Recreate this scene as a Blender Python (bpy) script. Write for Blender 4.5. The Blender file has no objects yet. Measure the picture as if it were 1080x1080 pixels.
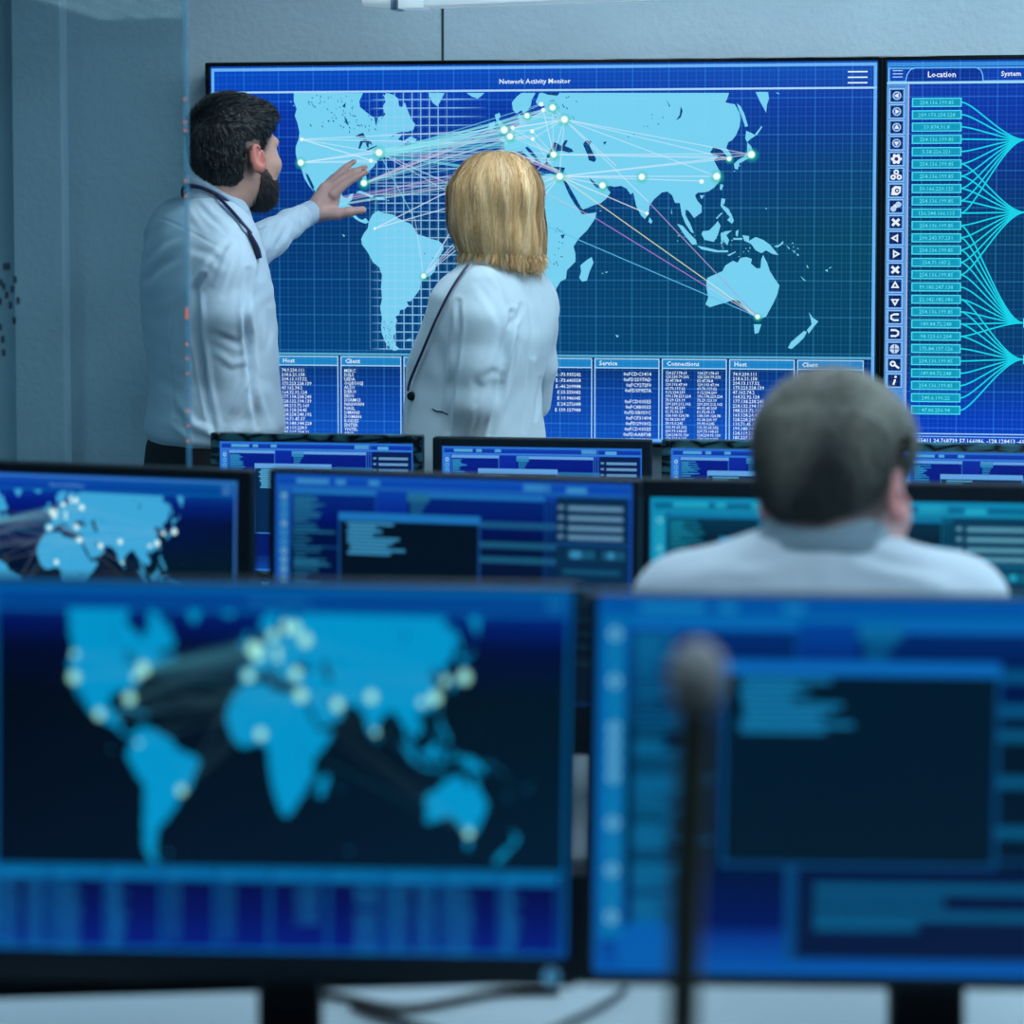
import bpy, bmesh, math, random
import numpy as np
from mathutils import Vector, Matrix
random.seed(7); rng = np.random.default_rng(7)
scene = bpy.context.scene
COL = scene.collection
PI = math.pi

# ------------------------------------------------------------------ camera model
PSI = math.radians(7.3)          # camera is turned this much to the left of the wall normal
PITCH = math.atan(0.056)
F_PX, CX, CY = 2250.0, 540.0, 359.0
CAM = np.array([0.0, 0.0, 1.57])
S_ = np.array([math.cos(PSI), math.sin(PSI), 0.0])      # to the right of the view
A_ = np.array([-math.sin(PSI), math.cos(PSI), 0.0])     # away from the camera
U_ = np.array([0.0, 0.0, 1.0])
FW = A_ * math.cos(PITCH) - U_ * math.sin(PITCH)
UP = A_ * math.sin(PITCH) + U_ * math.cos(PITCH)

def V(px, py, d):
    """point seen at (px,py) whose horizontal distance from the camera is d"""
    r = FW + S_ * ((px - CX) / F_PX) - UP * ((py - CY) / F_PX)
    return CAM + r * (d / float(r @ A_))

def proj(P):
    P = np.asarray(P, float) - CAM
    z = P @ FW
    return np.stack([CX + F_PX * (P @ S_) / z, CY - F_PX * (P @ UP) / z], -1)

def srgb(r, g, b):
    f = lambda c: (c / 255 / 12.92) if c <= 10.31 else ((c / 255 + 0.055) / 1.055) ** 2.4
    return (f(r), f(g), f(b))

# ------------------------------------------------------------------ bookkeeping
def tag(o, label=None, cat=None, group=None, kind=None):
    if label: o['label'] = label
    if cat: o['category'] = cat
    if group: o['group'] = group
    if kind: o['kind'] = kind
    return o

def empty(name, loc, rz=0.0, parent=None):
    o = bpy.data.objects.new(name, None); COL.objects.link(o)
    o.empty_display_size = 0.1
    o.location = loc; o.rotation_euler = (0, 0, rz)
    if parent: o.parent = parent
    return o

def link(name, me, mats, parent=None, smooth=False):
    if not isinstance(mats, (list, tuple)): mats = [mats]
    for m in mats: me.materials.append(m)
    if smooth:
        me.polygons.foreach_set('use_smooth', [True] * len(me.polygons))
    o = bpy.data.objects.new(name, me); COL.objects.link(o)
    if parent: o.parent = parent
    return o

class MB:
    """collects boxes, tubes and lofts; build() links them as one mesh object"""
    def __init__(s): s.bm = bmesh.new()
    def box(s, x0, x1, y0, y1, z0, z1, bev=0.0, seg=2):
        r = bmesh.ops.create_cube(s.bm, size=1.0)
        vs = r['verts']
        for v in vs:
            v.co = Vector((x0 + (v.co.x + .5) * (x1 - x0), y0 + (v.co.y + .5) * (y1 - y0), z0 + (v.co.z + .5) * (z1 - z0)))
        if bev > 0:
            es = list({e for v in vs for e in v.link_edges})
            bmesh.ops.bevel(s.bm, geom=es, offset=bev, segments=seg, affect='EDGES', profile=.5)
        return s
    def cyl(s, p0, p1, r0, r1=None, n=20, caps=True):
        r1 = r0 if r1 is None else r1
        return s.tube([p0, p1], [r0, r1], n, caps)
    def tube(s, pts, rad, n=10, caps=True, flat=1.0):
        pts = [Vector(p) for p in pts]
        if not isinstance(rad, (list, tuple)): rad = [rad] * len(pts)
        rings = []; prev = None
        for i, p in enumerate(pts):
            t = (pts[min(i + 1, len(pts) - 1)] - pts[max(i - 1, 0)])
            t = t.normalized() if t.length > 1e-9 else Vector((0, 0, 1))
            if prev is None:
                a = Vector((0, 0, 1)) if abs(t.z) < .9 else Vector((1, 0, 0))
                u = (a - t * a.dot(t)).normalized()
            else:
                u = (prev - t * prev.dot(t)).normalized()
            prev = u; w = t.cross(u)
            rings.append([s.bm.verts.new(p + (u * math.cos(2 * PI * k / n) * flat + w * math.sin(2 * PI * k / n)) * rad[i]) for k in range(n)])
        for a, b in zip(rings, rings[1:]):
            for k in range(n):
                s.bm.faces.new((a[k], a[(k + 1) % n], b[(k + 1) % n], b[k]))
        if caps:
            s.bm.faces.new(rings[0][::-1]); s.bm.faces.new(rings[-1])
        return s
    def build(s, name, mat, parent=None, smooth=False, loc=None, rot=None):
        bmesh.ops.recalc_face_normals(s.bm, faces=s.bm.faces)
        me = bpy.data.meshes.new(name); s.bm.to_mesh(me); s.bm.free()
        o = link(name, me, mat, parent, False)
        if smooth:
            me.shade_smooth() if hasattr(me, 'shade_smooth') else None
            m = me
            try:
                m.set_sharp_from_angle(angle=math.radians(40))
            except Exception: pass
        if loc is not None: o.location = loc
        if rot is not None: o.rotation_euler = rot
        return o

# ------------------------------------------------------------------ materials
def mat(name, color, rough=.5, metal=0.0, spec=.5, bump=None, noise=None, emit=None, attr=None, sheen=0):
    m = bpy.data.materials.new(name); m.use_nodes = True
    nt = m.node_tree; b = nt.nodes['Principled BSDF']
    b.inputs['Base Color'].default_value = (*color, 1)
    b.inputs['Roughness'].default_value = rough
    b.inputs['Metallic'].default_value = metal
    b.inputs['Specular IOR Level'].default_value = spec
    if sheen:
        b.inputs['Sheen Weight'].default_value = sheen
    if emit:
        b.inputs['Emission Color'].default_value = (*emit[0], 1); b.inputs['Emission Strength'].default_value = emit[1]
    tc = nt.nodes.new('ShaderNodeTexCoord')
    src = None
    if attr:
        a = nt.nodes.new('ShaderNodeAttribute'); a.attribute_name = attr; src = a.outputs['Color']
    if noise:        # (scale, amount 0..1 darkening)
        n = nt.nodes.new('ShaderNodeTexNoise'); n.inputs['Scale'].default_value = noise[0]; n.inputs['Detail'].default_value = 5
        nt.links.new(tc.outputs['Object'], n.inputs['Vector'])
        mr = nt.nodes.new('ShaderNodeMapRange'); mr.inputs['From Min'].default_value = .3; mr.inputs['From Max'].default_value = .7
        mr.inputs['To Min'].default_value = 1 - noise[1]; mr.inputs['To Max'].default_value = 1 + noise[1] * .3
        nt.links.new(n.outputs['Fac'], mr.inputs['Value'])
        mx = nt.nodes.new('ShaderNodeMix'); mx.data_type = 'RGBA'; mx.blend_type = 'MULTIPLY'; mx.inputs['Factor'].default_value = 1
        if src: nt.links.new(src, mx.inputs['A'])
        else: mx.inputs['A'].default_value = (*color, 1)
        nt.links.new(mr.outputs['Result'], mx.inputs['B'])
        src = mx.outputs['Result']
    if src: nt.links.new(src, b.inputs['Base Color'])
    if bump:         # (scale, strength, distance)
        n = nt.nodes.new('ShaderNodeTexNoise'); n.inputs['Scale'].default_value = bump[0]; n.inputs['Detail'].default_value = 6
        nt.links.new(tc.outputs['Object'], n.inputs['Vector'])
        bp = nt.nodes.new('ShaderNodeBump'); bp.inputs['Strength'].default_value = bump[1]; bp.inputs['Distance'].default_value = bump[2]
        nt.links.new(n.outputs['Fac'], bp.inputs['Height']); nt.links.new(bp.outputs['Normal'], b.inputs['Normal'])
    return m

def ink_material(name, grid=0.0, gain=1.0, spec=.25, rough=.35):
    """lit display: colour and opacity come from the 'ink' attribute, fine grid lines from the UVs (canvas units)"""
    m = bpy.data.materials.new(name); m.use_nodes = True
    nt = m.node_tree; N = nt.nodes.new; L = nt.links.new
    b = nt.nodes['Principled BSDF']; out = nt.nodes['Material Output']
    b.inputs['Base Color'].default_value = (0.002, 0.003, 0.004, 1)
    b.inputs['Roughness'].default_value = rough; b.inputs['Specular IOR Level'].default_value = spec
    a = N('ShaderNodeAttribute'); a.attribute_name = 'ink'
    col = a.outputs['Color']
    if grid > 0:
        uv = N('ShaderNodeUVMap'); uv.uv_map = 'canvas'
        sx = N('ShaderNodeSeparateXYZ'); L(uv.outputs['UV'], sx.inputs[0])
        tot = None
        for period, width, amt in ((4.7, .9, .30), (9.4, 1.0, .40), (37.6, 1.3, .75)):
            for ax in (0, 1):
                md = N('ShaderNodeMath'); md.operation = 'PINGPONG'; L(sx.outputs[ax], md.inputs[0]); md.inputs[1].default_value = period / 2
                mr = N('ShaderNodeMapRange'); L(md.outputs[0], mr.inputs['Value'])
                mr.inputs['From Min'].default_value = 0; mr.inputs['From Max'].default_value = width
                mr.inputs['To Min'].default_value = amt; mr.inputs['To Max'].default_value = 0
                if tot is None: tot = mr.outputs[0]
                else:
                    ad = N('ShaderNodeMath'); ad.operation = 'ADD'; L(tot, ad.inputs[0]); L(mr.outputs[0], ad.inputs[1]); tot = ad.outputs[0]
        mu = N('ShaderNodeMath'); mu.operation = 'MULTIPLY'; L(tot, mu.inputs[0]); mu.inputs[1].default_value = grid
        sg = N('ShaderNodeSeparateColor'); L(a.outputs['Color'], sg.inputs[0]); rg = N('ShaderNodeMapRange'); L(sg.outputs[1], rg.inputs['Value'])
        rg.inputs['From Min'].default_value = .15; rg.inputs['From Max'].default_value = .55; rg.inputs['To Min'].default_value = 1; rg.inputs['To Max'].default_value = .18
        m2 = N('ShaderNodeMath'); m2.operation = 'MULTIPLY'; L(mu.outputs[0], m2.inputs[0]); L(rg.outputs[0], m2.inputs[1]); mu = m2
        ad = N('ShaderNodeMix'); ad.data_type = 'RGBA'; ad.blend_type = 'ADD'; L(mu.outputs[0], ad.inputs['Factor'])
        L(col, ad.inputs['A']); ad.inputs['B'].default_value = (0.03, 0.22, 0.42, 1)
        col = ad.outputs['Result']
    L(col, b.inputs['Emission Color']); b.inputs['Emission Strength'].default_value = gain
    tr = N('ShaderNodeBsdfTransparent'); mx = N('ShaderNodeMixShader')
    L(a.outputs['Alpha'], mx.inputs['Fac']); L(tr.outputs[0], mx.inputs[1]); L(b.outputs[0], mx.inputs[2])
    L(mx.outputs[0], out.inputs['Surface'])
    return m

# ------------------------------------------------------------------ drawing on displays
class Ink:
    """flat artwork of a display in canvas units (x right, y down), stacked in thin layers"""
    def __init__(s): s.v = []; s.f = []; s.c = []; s.L = []
    def poly(s, pts, col, layer, alpha=1.0, cols=None):
        i = len(s.v)
        for p in pts: s.v.append((p[0], p[1], layer))
        s.f.append(tuple(range(i, i + len(pts))))
        if cols is None: s.c.append([(*col, alpha)] * len(pts))
        else: s.c.append(cols)
    def rect(s, x0, y0, x1, y1, col, layer, alpha=1.0):
        s.poly([(x0, y0), (x1, y0), (x1, y1), (x0, y1)], col, layer, alpha)
    def frame(s, x0, y0, x1, y1, w, col, layer, alpha=1.0):
        s.rect(x0, y0, x1, y0 + w, col, layer, alpha); s.rect(x0, y1 - w, x1, y1, col, layer, alpha)
        s.rect(x0, y0 + w, x0 + w, y1 - w, col, layer, alpha); s.rect(x1 - w, y0 + w, x1, y1 - w, col, layer, alpha)
    def vgrad(s, x0, y0, x1, y1, stops, layer, nx=8, side=None, alpha=1.0):
        ys = [st[0] for st in stops]
        def at(x, k):
            c = stops[k][1]
            if side is None: return (*c, alpha)
            t = (x - x0) / (x1 - x0); c2 = side[k]
            return (*[c[i] * (1 - t) + c2[i] * t for i in range(3)], alpha)
        for k in range(len(stops) - 1):
            ya = y0 + ys[k] * (y1 - y0); yb = y0 + ys[k + 1] * (y1 - y0)
            for i in range(nx):
                xa = x0 + (x1 - x0) * i / nx; xb = x0 + (x1 - x0) * (i + 1) / nx
                s.poly([(xa, ya), (xb, ya), (xb, yb), (xa, yb)], None, layer, cols=[at(xa, k), at(xb, k), at(xb, k + 1), at(xa, k + 1)])
    def line(s, pts, w, col, layer, alpha=1.0):
        for (xa, ya), (xb, yb) in zip(pts, pts[1:]):
            dx, dy = xb - xa, yb - ya; l = math.hypot(dx, dy) or 1
            nx, ny = -dy / l * w / 2, dx / l * w / 2
            s.poly([(xa + nx, ya + ny), (xb + nx, yb + ny), (xb - nx, yb - ny), (xa - nx, ya - ny)], col, layer, alpha)
    def strip(s, pts, w, col, layer, alpha=1.0):
        n = len(pts); P = []
        for i, (x, y) in enumerate(pts):
            xa, ya = pts[max(i - 1, 0)]; xb, yb = pts[min(i + 1, n - 1)]
            dx, dy = xb - xa, yb - ya; l = math.hypot(dx, dy) or 1
            P.append(((x - dy / l * w / 2, y + dx / l * w / 2), (x + dy / l * w / 2, y - dx / l * w / 2)))
        for a, b in zip(P, P[1:]):
            s.poly([a[0], b[0], b[1], a[1]], col, layer, alpha)
    def glow(s, x, y, r, col, layer, a0=1.0, n=14, inner=0.0, power=None):
        rs = [inner * r, r] if inner else [0, r]
        ring = lambda q: [(x + q * math.cos(2 * PI * k / n), y + q * math.sin(2 * PI * k / n)) for k in range(n)]
        if inner: s.poly(ring(inner * r), col, layer, a0)
        A = ring(max(inner * r, 1e-3)); M = ring((inner * r + r) * .5); B = ring(r)
        for k in range(n):
            j = (k + 1) % n
            s.poly([A[k], A[j], M[j], M[k]], None, layer, cols=[(*col, a0), (*col, a0), (*col, a0 * .35), (*col, a0 * .35)])
            s.poly([M[k], M[j], B[j], B[k]], None, layer, cols=[(*col, a0 * .35), (*col, a0 * .35), (*col, 0), (*col, 0)])
    def disc(s, x, y, r, col, layer, n=12, alpha=1.0):
        s.poly([(x + r * math.cos(2 * PI * k / n), y + r * math.sin(2 * PI * k / n)) for k in range(n)], col, layer, alpha)
    def text(s, txt, x, y, size, col, layer, align='LEFT', line=1.0, alpha=1.0, bold=0.0, xs=1.0):
        cu = bpy.data.curves.new('t', 'FONT'); cu.body = txt; cu.size = size; cu.resolution_u = 1
        cu.align_x = align; cu.space_line = line; cu.fill_mode = 'FRONT'; cu.offset = bold
        ob = bpy.data.objects.new('t', cu); COL.objects.link(ob)
        dg = bpy.context.evaluated_depsgraph_get(); dg.update()
        ev = ob.evaluated_get(dg); me = ev.to_mesh()
        base = len(s.v)
        for v in me.vertices: s.v.append((x + v.co.x * xs, y - v.co.y, layer))
        for p in me.polygons:
            s.f.append(tuple(base + i for i in p.vertices)); s.c.append([(*col, alpha)] * len(p.vertices))
        ev.to_mesh_clear(); bpy.data.objects.remove(ob); bpy.data.curves.remove(cu)
    def mesh(s, name, W, H, w, h, step=0.0004):
        """canvas WxH mapped on a display w x h metres, lying in XZ, facing -Y, centred"""
        me = bpy.data.meshes.new(name)
        vs = [((x / W - .5) * w, -l * step, (.5 - y / H) * h) for x, y, l in s.v]
        fs = [f if True else f for f in s.f]
        # make every face look towards -Y
        out = []; cols = []
        for f, c in zip(fs, s.c):
            ar = 0
            for i in range(len(f)):
                a = vs[f[i]]; b2 = vs[f[(i + 1) % len(f)]]; ar += a[0] * b2[2] - b2[0] * a[2]
            if ar < 0: out.append(f[::-1]); cols.append(list(c)[::-1])
            else: out.append(f); cols.append(list(c))
        me.from_pydata(vs, [], out)
        uvl = me.uv_layers.new(name='canvas')
        ca = me.color_attributes.new('ink', 'FLOAT_COLOR', 'CORNER')
        flat = np.array([x for c in cols for x in c], np.float32)
        me.color_attributes['ink'].data.foreach_set('color', flat.ravel())
        li = np.zeros(len(me.loops), np.int32); me.loops.foreach_get('vertex_index', li)
        cv = np.array([(x, y) for x, y, l in s.v], np.float32)[li]
        me.uv_layers['canvas'].data.foreach_set('uv', cv.ravel())
        return me
# ------------------------------------------------------------------ the wall displays: artwork
TVW, TVH = 1.592, 0.898
TVC = V(567, 267.5, 5.065)
CW, CH = 704.0, 396.0
def wall_pt(px, py):
    """traced picture point on the wall display -> canvas units of the left display"""
    r = FW + S_ * ((px - CX) / F_PX) - UP * ((py - CY) / F_PX)
    p = CAM + r * ((TVC[1] - CAM[1]) / r[1])
    return ((p[0] - (TVC[0] - TVW / 2)) / TVW * CW, ((TVC[2] + TVH / 2) - p[2]) / TVH * CH)
def WP(pts): return [wall_pt(*p) for p in pts]

LAND = dict(
 north_america=[(310,98),(383,98),(379,107),(380,113),(386,118),(391,122),(395,124),(396,130),(397,133),(399,124),(403,122),(405,117),(404,112),(407,107),(405,101),(409,98),(415,100),(420,104),(421,112),(424,113),(427,108),(430,116),(434,126),(438,131),(436,137),(430,139),(424,139),(417,141),(411,146),(418,142),(424,142),(420,147),(425,149),(433,144),(440,147),(436,151),(430,149),(425,153),(418,155),(410,158),(406,163),(398,169),(395,175),(390,180),(386,184),(387,190),(385,193),(383,190),(381,184),(374,185),(366,187),(360,193),(359,201),(362,208),(367,209),(369,205),(373,204),(371,211),(366,215),(370,217),(374,219),(374,226),(378,230),(382,232),(386,230),(389,234),(386,236),(380,234),(375,231),(369,225),(360,221),(350,217),(340,211),(334,204),(329,196),(326,187),(323,183),(322,182),(324,188),(328,197),(331,202),(326,196),(321,188),(318,178),(314,171),(312,162),(312,155),(315,147),(316,140),(314,130),(311,122),(313,115),(310,107)],
 vancouver=[(313,127),(317,131),(320,137),(317,134)],
 greenland=[(452,98),(469,98),(464,108),(461,112),(456,108)],
 iceland=[(492,98),(511,98),(508,101),(504,104),(498,102)],
 south_america=[(389,234),(393,226),(399,222),(402,224),(406,225),(414,226),(420,230),(426,233),(433,236),(438,242),(440,247),(447,249),(455,252),(463,254),(467,258),(468,263),(464,270),(460,278),(459,285),(455,290),(449,293),(444,297),(443,305),(438,312),(433,318),(429,318),(431,322),(427,326),(422,327),(421,332),(417,334),(419,338),(416,344),(418,350),(415,354),(416,360),(418,365),(422,368),(416,370),(410,366),(406,360),(403,352),(402,345),(403,335),(401,325),(403,315),(402,302),(403,290),(400,282),(393,276),(388,266),(382,258),(381,252),(384,246),(388,241)],
 falkland=[(429,358),(434,357),(433,359),(430,360)],
 scandinavia=[(550,98),(565,98),(561,105),(560,111),(557,116),(552,120),(550,116),(545,120),(541,116),(540,108),(545,102)],
 britain=[(522,121),(527,119),(528,123),(526,126),(531,131),(536,137),(530,139),(524,140),(528,135),(525,130),(523,126)],
 ireland=[(516,130),(522,128),(522,134),(520,137),(515,137)],
 old_world=[(569,98),(769,98),(767,104),(765,108),(769,109),(775,110),(780,119),(781,125),(780,134),(776,143),(772,148),(768,150),(766,156),(770,161),(773,167),(769,169),(766,164),(762,159),(759,157),(753,156),(749,160),(752,164),(758,165),(753,169),(756,175),(760,182),(759,191),(753,198),(747,202),(741,203),(736,203),(733,206),(735,211),(740,217),(740,224),(732,230),(730,227),(726,222),(723,221),(723,227),(728,236),(732,246),(729,245),(723,236),(719,226),(717,214),(712,214),(709,206),(704,202),(698,203),(690,210),(685,217),(684,226),(680,231),(676,227),(671,217),(669,208),(668,203),(665,205),(661,199),(655,196),(648,197),(643,196),(638,197),(632,196),(627,192),(621,187),(624,192),(629,198),(634,199),(639,196),(642,201),(644,203),(640,209),(634,214),(625,217),(615,221),(613,219),(607,208),(600,196),(596,190),(594,191),(600,205),(606,215),(612,223),(614,226),(622,225),(629,224),(628,230),(620,242),(610,252),(605,260),(607,268),(607,276),(598,285),(597,294),(591,297),(586,306),(582,312),(576,318),(570,317),(565,308),(560,296),(555,278),(552,258),(551,246),(547,241),(538,239),(530,242),(520,244),(510,237),(504,226),(500,214),(501,204),(505,195),(511,185),(520,177),(530,175),(541,174),(551,174),(554,181),(563,182),(572,185),(580,183),(588,185),(594,183),(596,177),(590,176),(584,176),(578,173),(577,167),(583,165),(584,160),(582,157),(577,163),(576,170),(572,174),(568,168),(562,160),(556,154),(554,156),(559,162),(565,169),(562,172),(557,166),(551,159),(546,160),(540,163),(535,168),(530,173),(522,175),(517,170),(517,160),(525,158),(532,158),(532,151),(526,147),(531,144),(537,141),(543,135),(548,131),(548,124),(551,121),(554,124),(560,123),(567,120),(573,115),(575,112),(569,112),(565,108),(567,103)],
 sakhalin=[(777,109),(781,112),(785,120),(789,133),(786,134),(783,125),(779,115)],
 kamchatka=[(797,97),(810,97),(811,104),(809,110),(808,119),(806,115),(801,106)],
 hokkaido=[(787,138),(792,140),(797,143),(791,147),(788,150),(786,146)],
 kuril=[(796,142),(803,133),(804,134),(798,143)],
 honshu=[(788,150),(792,154),(795,161),(792,166),(786,169),(780,172),(778,179),(775,178),(774,173),(778,169),(785,165),(788,160)],
 taiwan=[(760,194),(763,195),(761,201),(759,199)],
 hainan=[(738,206),(743,206),(740,210)],
 ceylon=[(685,229),(688,233),(687,236),(684,234)],
 luzon=[(761,209),(765,210),(764,215),(762,216),(768,220),(772,227),(774,233),(772,236),(767,232),(770,229),(763,221),(760,217)],
 palawan=[(755,230),(761,224),(762,225),(756,231)],
 sumatra=[(714,236),(720,238),(727,246),(734,253),(735,258),(730,258),(722,248)],
 java=[(735,259),(745,261),(757,264),(768,264),(768,266),(755,266),(740,263)],
 borneo=[(741,244),(748,243),(754,237),(757,233),(760,238),(757,248),(753,255),(743,253),(740,247)],
 sulawesi=[(760,246),(765,244),(772,243),(766,248),(769,253),(767,259),(763,253),(761,259)],
 seram=[(773,251),(783,251),(783,253),(774,253)],
 halmahera=[(776,244),(779,242),(778,250),(776,248)],
 timor=[(767,269),(776,265),(776,266),(769,270)],
 papua=[(783,248),(790,249),(790,254),(797,250),(805,253),(812,258),(817,264),(821,269),(815,268),(808,264),(803,267),(797,264),(792,257),(785,254)],
 new_britain=[(816,260),(822,258),(826,254),(826,257),(820,261)],
 solomon_a=[(829,258),(833,262),(832,263)], solomon_b=[(835,263),(839,266),(838,267)], solomon_c=[(840,267),(843,269),(841,270)],
 caledonia=[(844,291),(850,296),(848,296)], vanuatu=[(851,279),(853,283),(851,282)], fiji=[(870,285),(873,284),(873,287)], fiji_b=[(874,283),(877,281),(876,283)],
 australia=[(746,293),(755,289),(762,286),(765,280),(773,275),(778,277),(781,272),(787,271),(793,273),(792,278),(798,283),(802,283),(803,273),(805,269),(809,277),(812,286),(817,294),(822,301),(820,310),(816,319),(811,328),(808,334),(802,336),(796,334),(790,331),(788,326),(783,322),(780,318),(774,316),(766,319),(758,321),(749,324),(744,321),(747,314),(745,303),(745,297)],
 tasmania=[(795,342),(803,342),(800,351),(796,352)],
 zealand_north=[(853,329),(857,335),(863,339),(858,345),(853,352),(851,348),(856,342),(855,336)],
 zealand_south=[(851,350),(848,356),(842,362),(835,368),(831,367),(834,361),(842,354),(848,349)],
 madagascar=[(624,271),(626,277),(622,286),(619,296),(614,297),(611,293),(613,286),(612,280),(618,275)],
 cuba=[(375,203),(380,201),(388,204),(395,207),(392,209),(384,205)], hispaniola=[(396,208),(404,208),(407,211),(398,211)],
 jamaica=[(387,210),(391,211),(388,212)], porto=[(408,211),(411,211),(410,212)], socotra=[(632,222),(635,222),(633,223)],
 reunion=[(634,288),(637,288),(636,289)], mauritius=[(638,287),(641,286),(640,288)], galapagos=[(361,247),(364,248),(363,250)],
 kerguelen=[(649,353),(653,354),(651,356)], andaman=[(708,220),(709,225),(708,226)], guam=[(807,219),(809,220),(808,221)],
 svalbard=[(818,97),(823,99),(820,99)], denmark=[(547,120),(550,122),(549,126),(546,125)], sicily=[(556,171),(561,170),(560,173)], crete=[(561,184),(567,184),(566,186)],
)
WATER = [
 [(584,150),(588,151),(592,154),(596,148),(599,148),(596,154),(603,157),(605,160),(600,161),(593,159),(586,160),(582,157)],
 [(615,152),(618,148),(624,149),(622,154),(625,160),(629,168),(627,171),(621,169),(620,164),(617,157)],
 [(636,150),(640,149),(638,153)], [(718,112),(720,117),(718,124),(713,127),(717,121)],
 [(374,144),(380,141),(383,140),(386,145),(380,145)], [(378,157),(380,149),(385,147),(391,149),(393,153),(388,151),(383,150),(380,157)],
 [(386,151),(389,151),(389,156),(387,155)], [(386,158),(398,153),(398,154),(388,159)],
 [(591,248),(596,247),(594,252)], [(402,126),(404,118),(407,120)],
 [(324,182),(327,188),(332,198),(330,199),(325,190)],
 [(363,122),(366,126),(368,133),(365,130)], [(361,112),(365,108),(364,114)], [(703,105),(707,112),(706,113)], [(573,98),(590,98),(588,101),(578,100)],
 [(752,155),(757,156),(762,161),(757,162),(750,161)],
]
BIG_NODES = [(348,210.5,2.6),(542,229,2.8),(527,166,2.8),(317.5,171.5,3),(400,161,3.4),(384,193,3),(447,291,2.4),(532,137,3.4),(538,144,3),(556,122,2.6),(583,113.5,3),(595.5,126,3.3),(584,163,3),(590.5,186,3.3),(635.5,195.5,3),(677,186.5,3),(756,186,3.3),(792.5,163,3.3),(769,167.5,2.2),(799,334,2.2)]
SMALL_NODES = [(318.5,147,1.7),(391.5,169.5,1.9),(395.5,241,1.2),(541,135,1.9),(571,110,2),(573,116,1.8),(561.5,138.5,1.9),(562,146.5,1.8),(682.5,225,1.6),(740,191.5,2.1)]
WHT = srgb(225, 240, 255)

def map_links():
    r = random.Random(3)
    L = []
    us, mi = (400, 161), (384, 193)
    eu = [(532,137),(541,135),(538,144),(556,122),(573,116),(583,113),(561,138),(562,146),(595,126),(584,163),(590,186),(571,110)]
    cc = [srgb(120,225,240), srgb(170,225,245), srgb(200,225,250), srgb(190,185,235), srgb(150,235,220), srgb(235,200,225)]
    for i in range(52):
        e = eu[i % len(eu)]; L.append(((us[0] + r.uniform(0, 8), us[1] + r.uniform(-4, 5)), (e[0], e[1] + r.uniform(-2, 9)), cc[0 if i % 3 else 2], .5))
    for i in range(16):
        e = eu[(i * 5) % len(eu)]; L.append((mi, (e[0], e[1] + r.uniform(-3, 14)), cc[r.randrange(6)], .36))
    for i in range(9):
        L.append(((340 + r.uniform(0, 30), 212 + r.uniform(-4, 4)), (eu[(i * 7) % 12][0], 172 + r.uniform(0, 16)), cc[2 + r.randrange(4)], .36))
    for a in ((318,147),(317.5,171.5)):
        for e in ((400,161),(391,169),(532,137),(398,171),(480,150)): L.append((a, e, WHT, .45))
    for e in ((590,186),(540,168)): L.append(((395.5,241), e, WHT, .65))
    for e in ((538,144),(556,175),(541,135),(530,225),(584,163)): L.append(((447,291), e, cc[2] if e[0] != 541 else cc[3], .6))
    L += [((400,161),(438,232),cc[0],.6), ((398,161),(396,228),cc[0],.5), ((401,161),(520,215),cc[2],.6), ((404,163),(514,226),cc[2],.55), ((438,232),(447,291),WHT,.35)]
    hub = (590.5, 186)
    for e in ((769,167.5),(792,163),(756,186),(740,191),(677,186),(682,225),(540,205),(545,222),(555,230),(530,190),(635,195)): L.append((hub, e, WHT, .5))
    L += [(hub, (799,334), srgb(225,230,190), .75), (hub, (682,225), srgb(225,230,190), .5), ((628,230),(747,303),srgb(170,120,215),.8), ((747,303),(799,334),srgb(200,190,230),.7),
          ((548,190),(628,230),srgb(200,190,230),.5), ((571,236),(799,334),srgb(90,190,240),.85), ((595,126),(684,213),WHT,.45), ((684,213),(799,334),srgb(170,150,210),.8)]
    rus = (595.5, 126)
    for e in ((792,163),(769,167),(756,186),(650,175),(532,137),(541,135),(556,122),(562,146),(561,138),(584,163),(573,116),(583,113),(590,186),(538,144)): L.append((rus, e, WHT, .45))
    tk = (584, 163)
    for e in ((769,167),(792,162),(756,165),(561,138),(573,116),(541,135),(538,144),(532,137),(583,113)): L.append((tk, e, WHT, .42))
    for i in range(10):
        a = eu[r.randrange(8)]; b = eu[r.randrange(11)]
        if a != b: L.append((a, b, WHT, .35))
    for i in range(7):     # purple / pink Mediterranean bundle
        L.append(((536 + r.uniform(0, 14), 160 + r.uniform(-2, 6)), (hub[0], hub[1] + r.uniform(-6, 0)), cc[3 + (i % 3)], .55))
    return L

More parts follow.
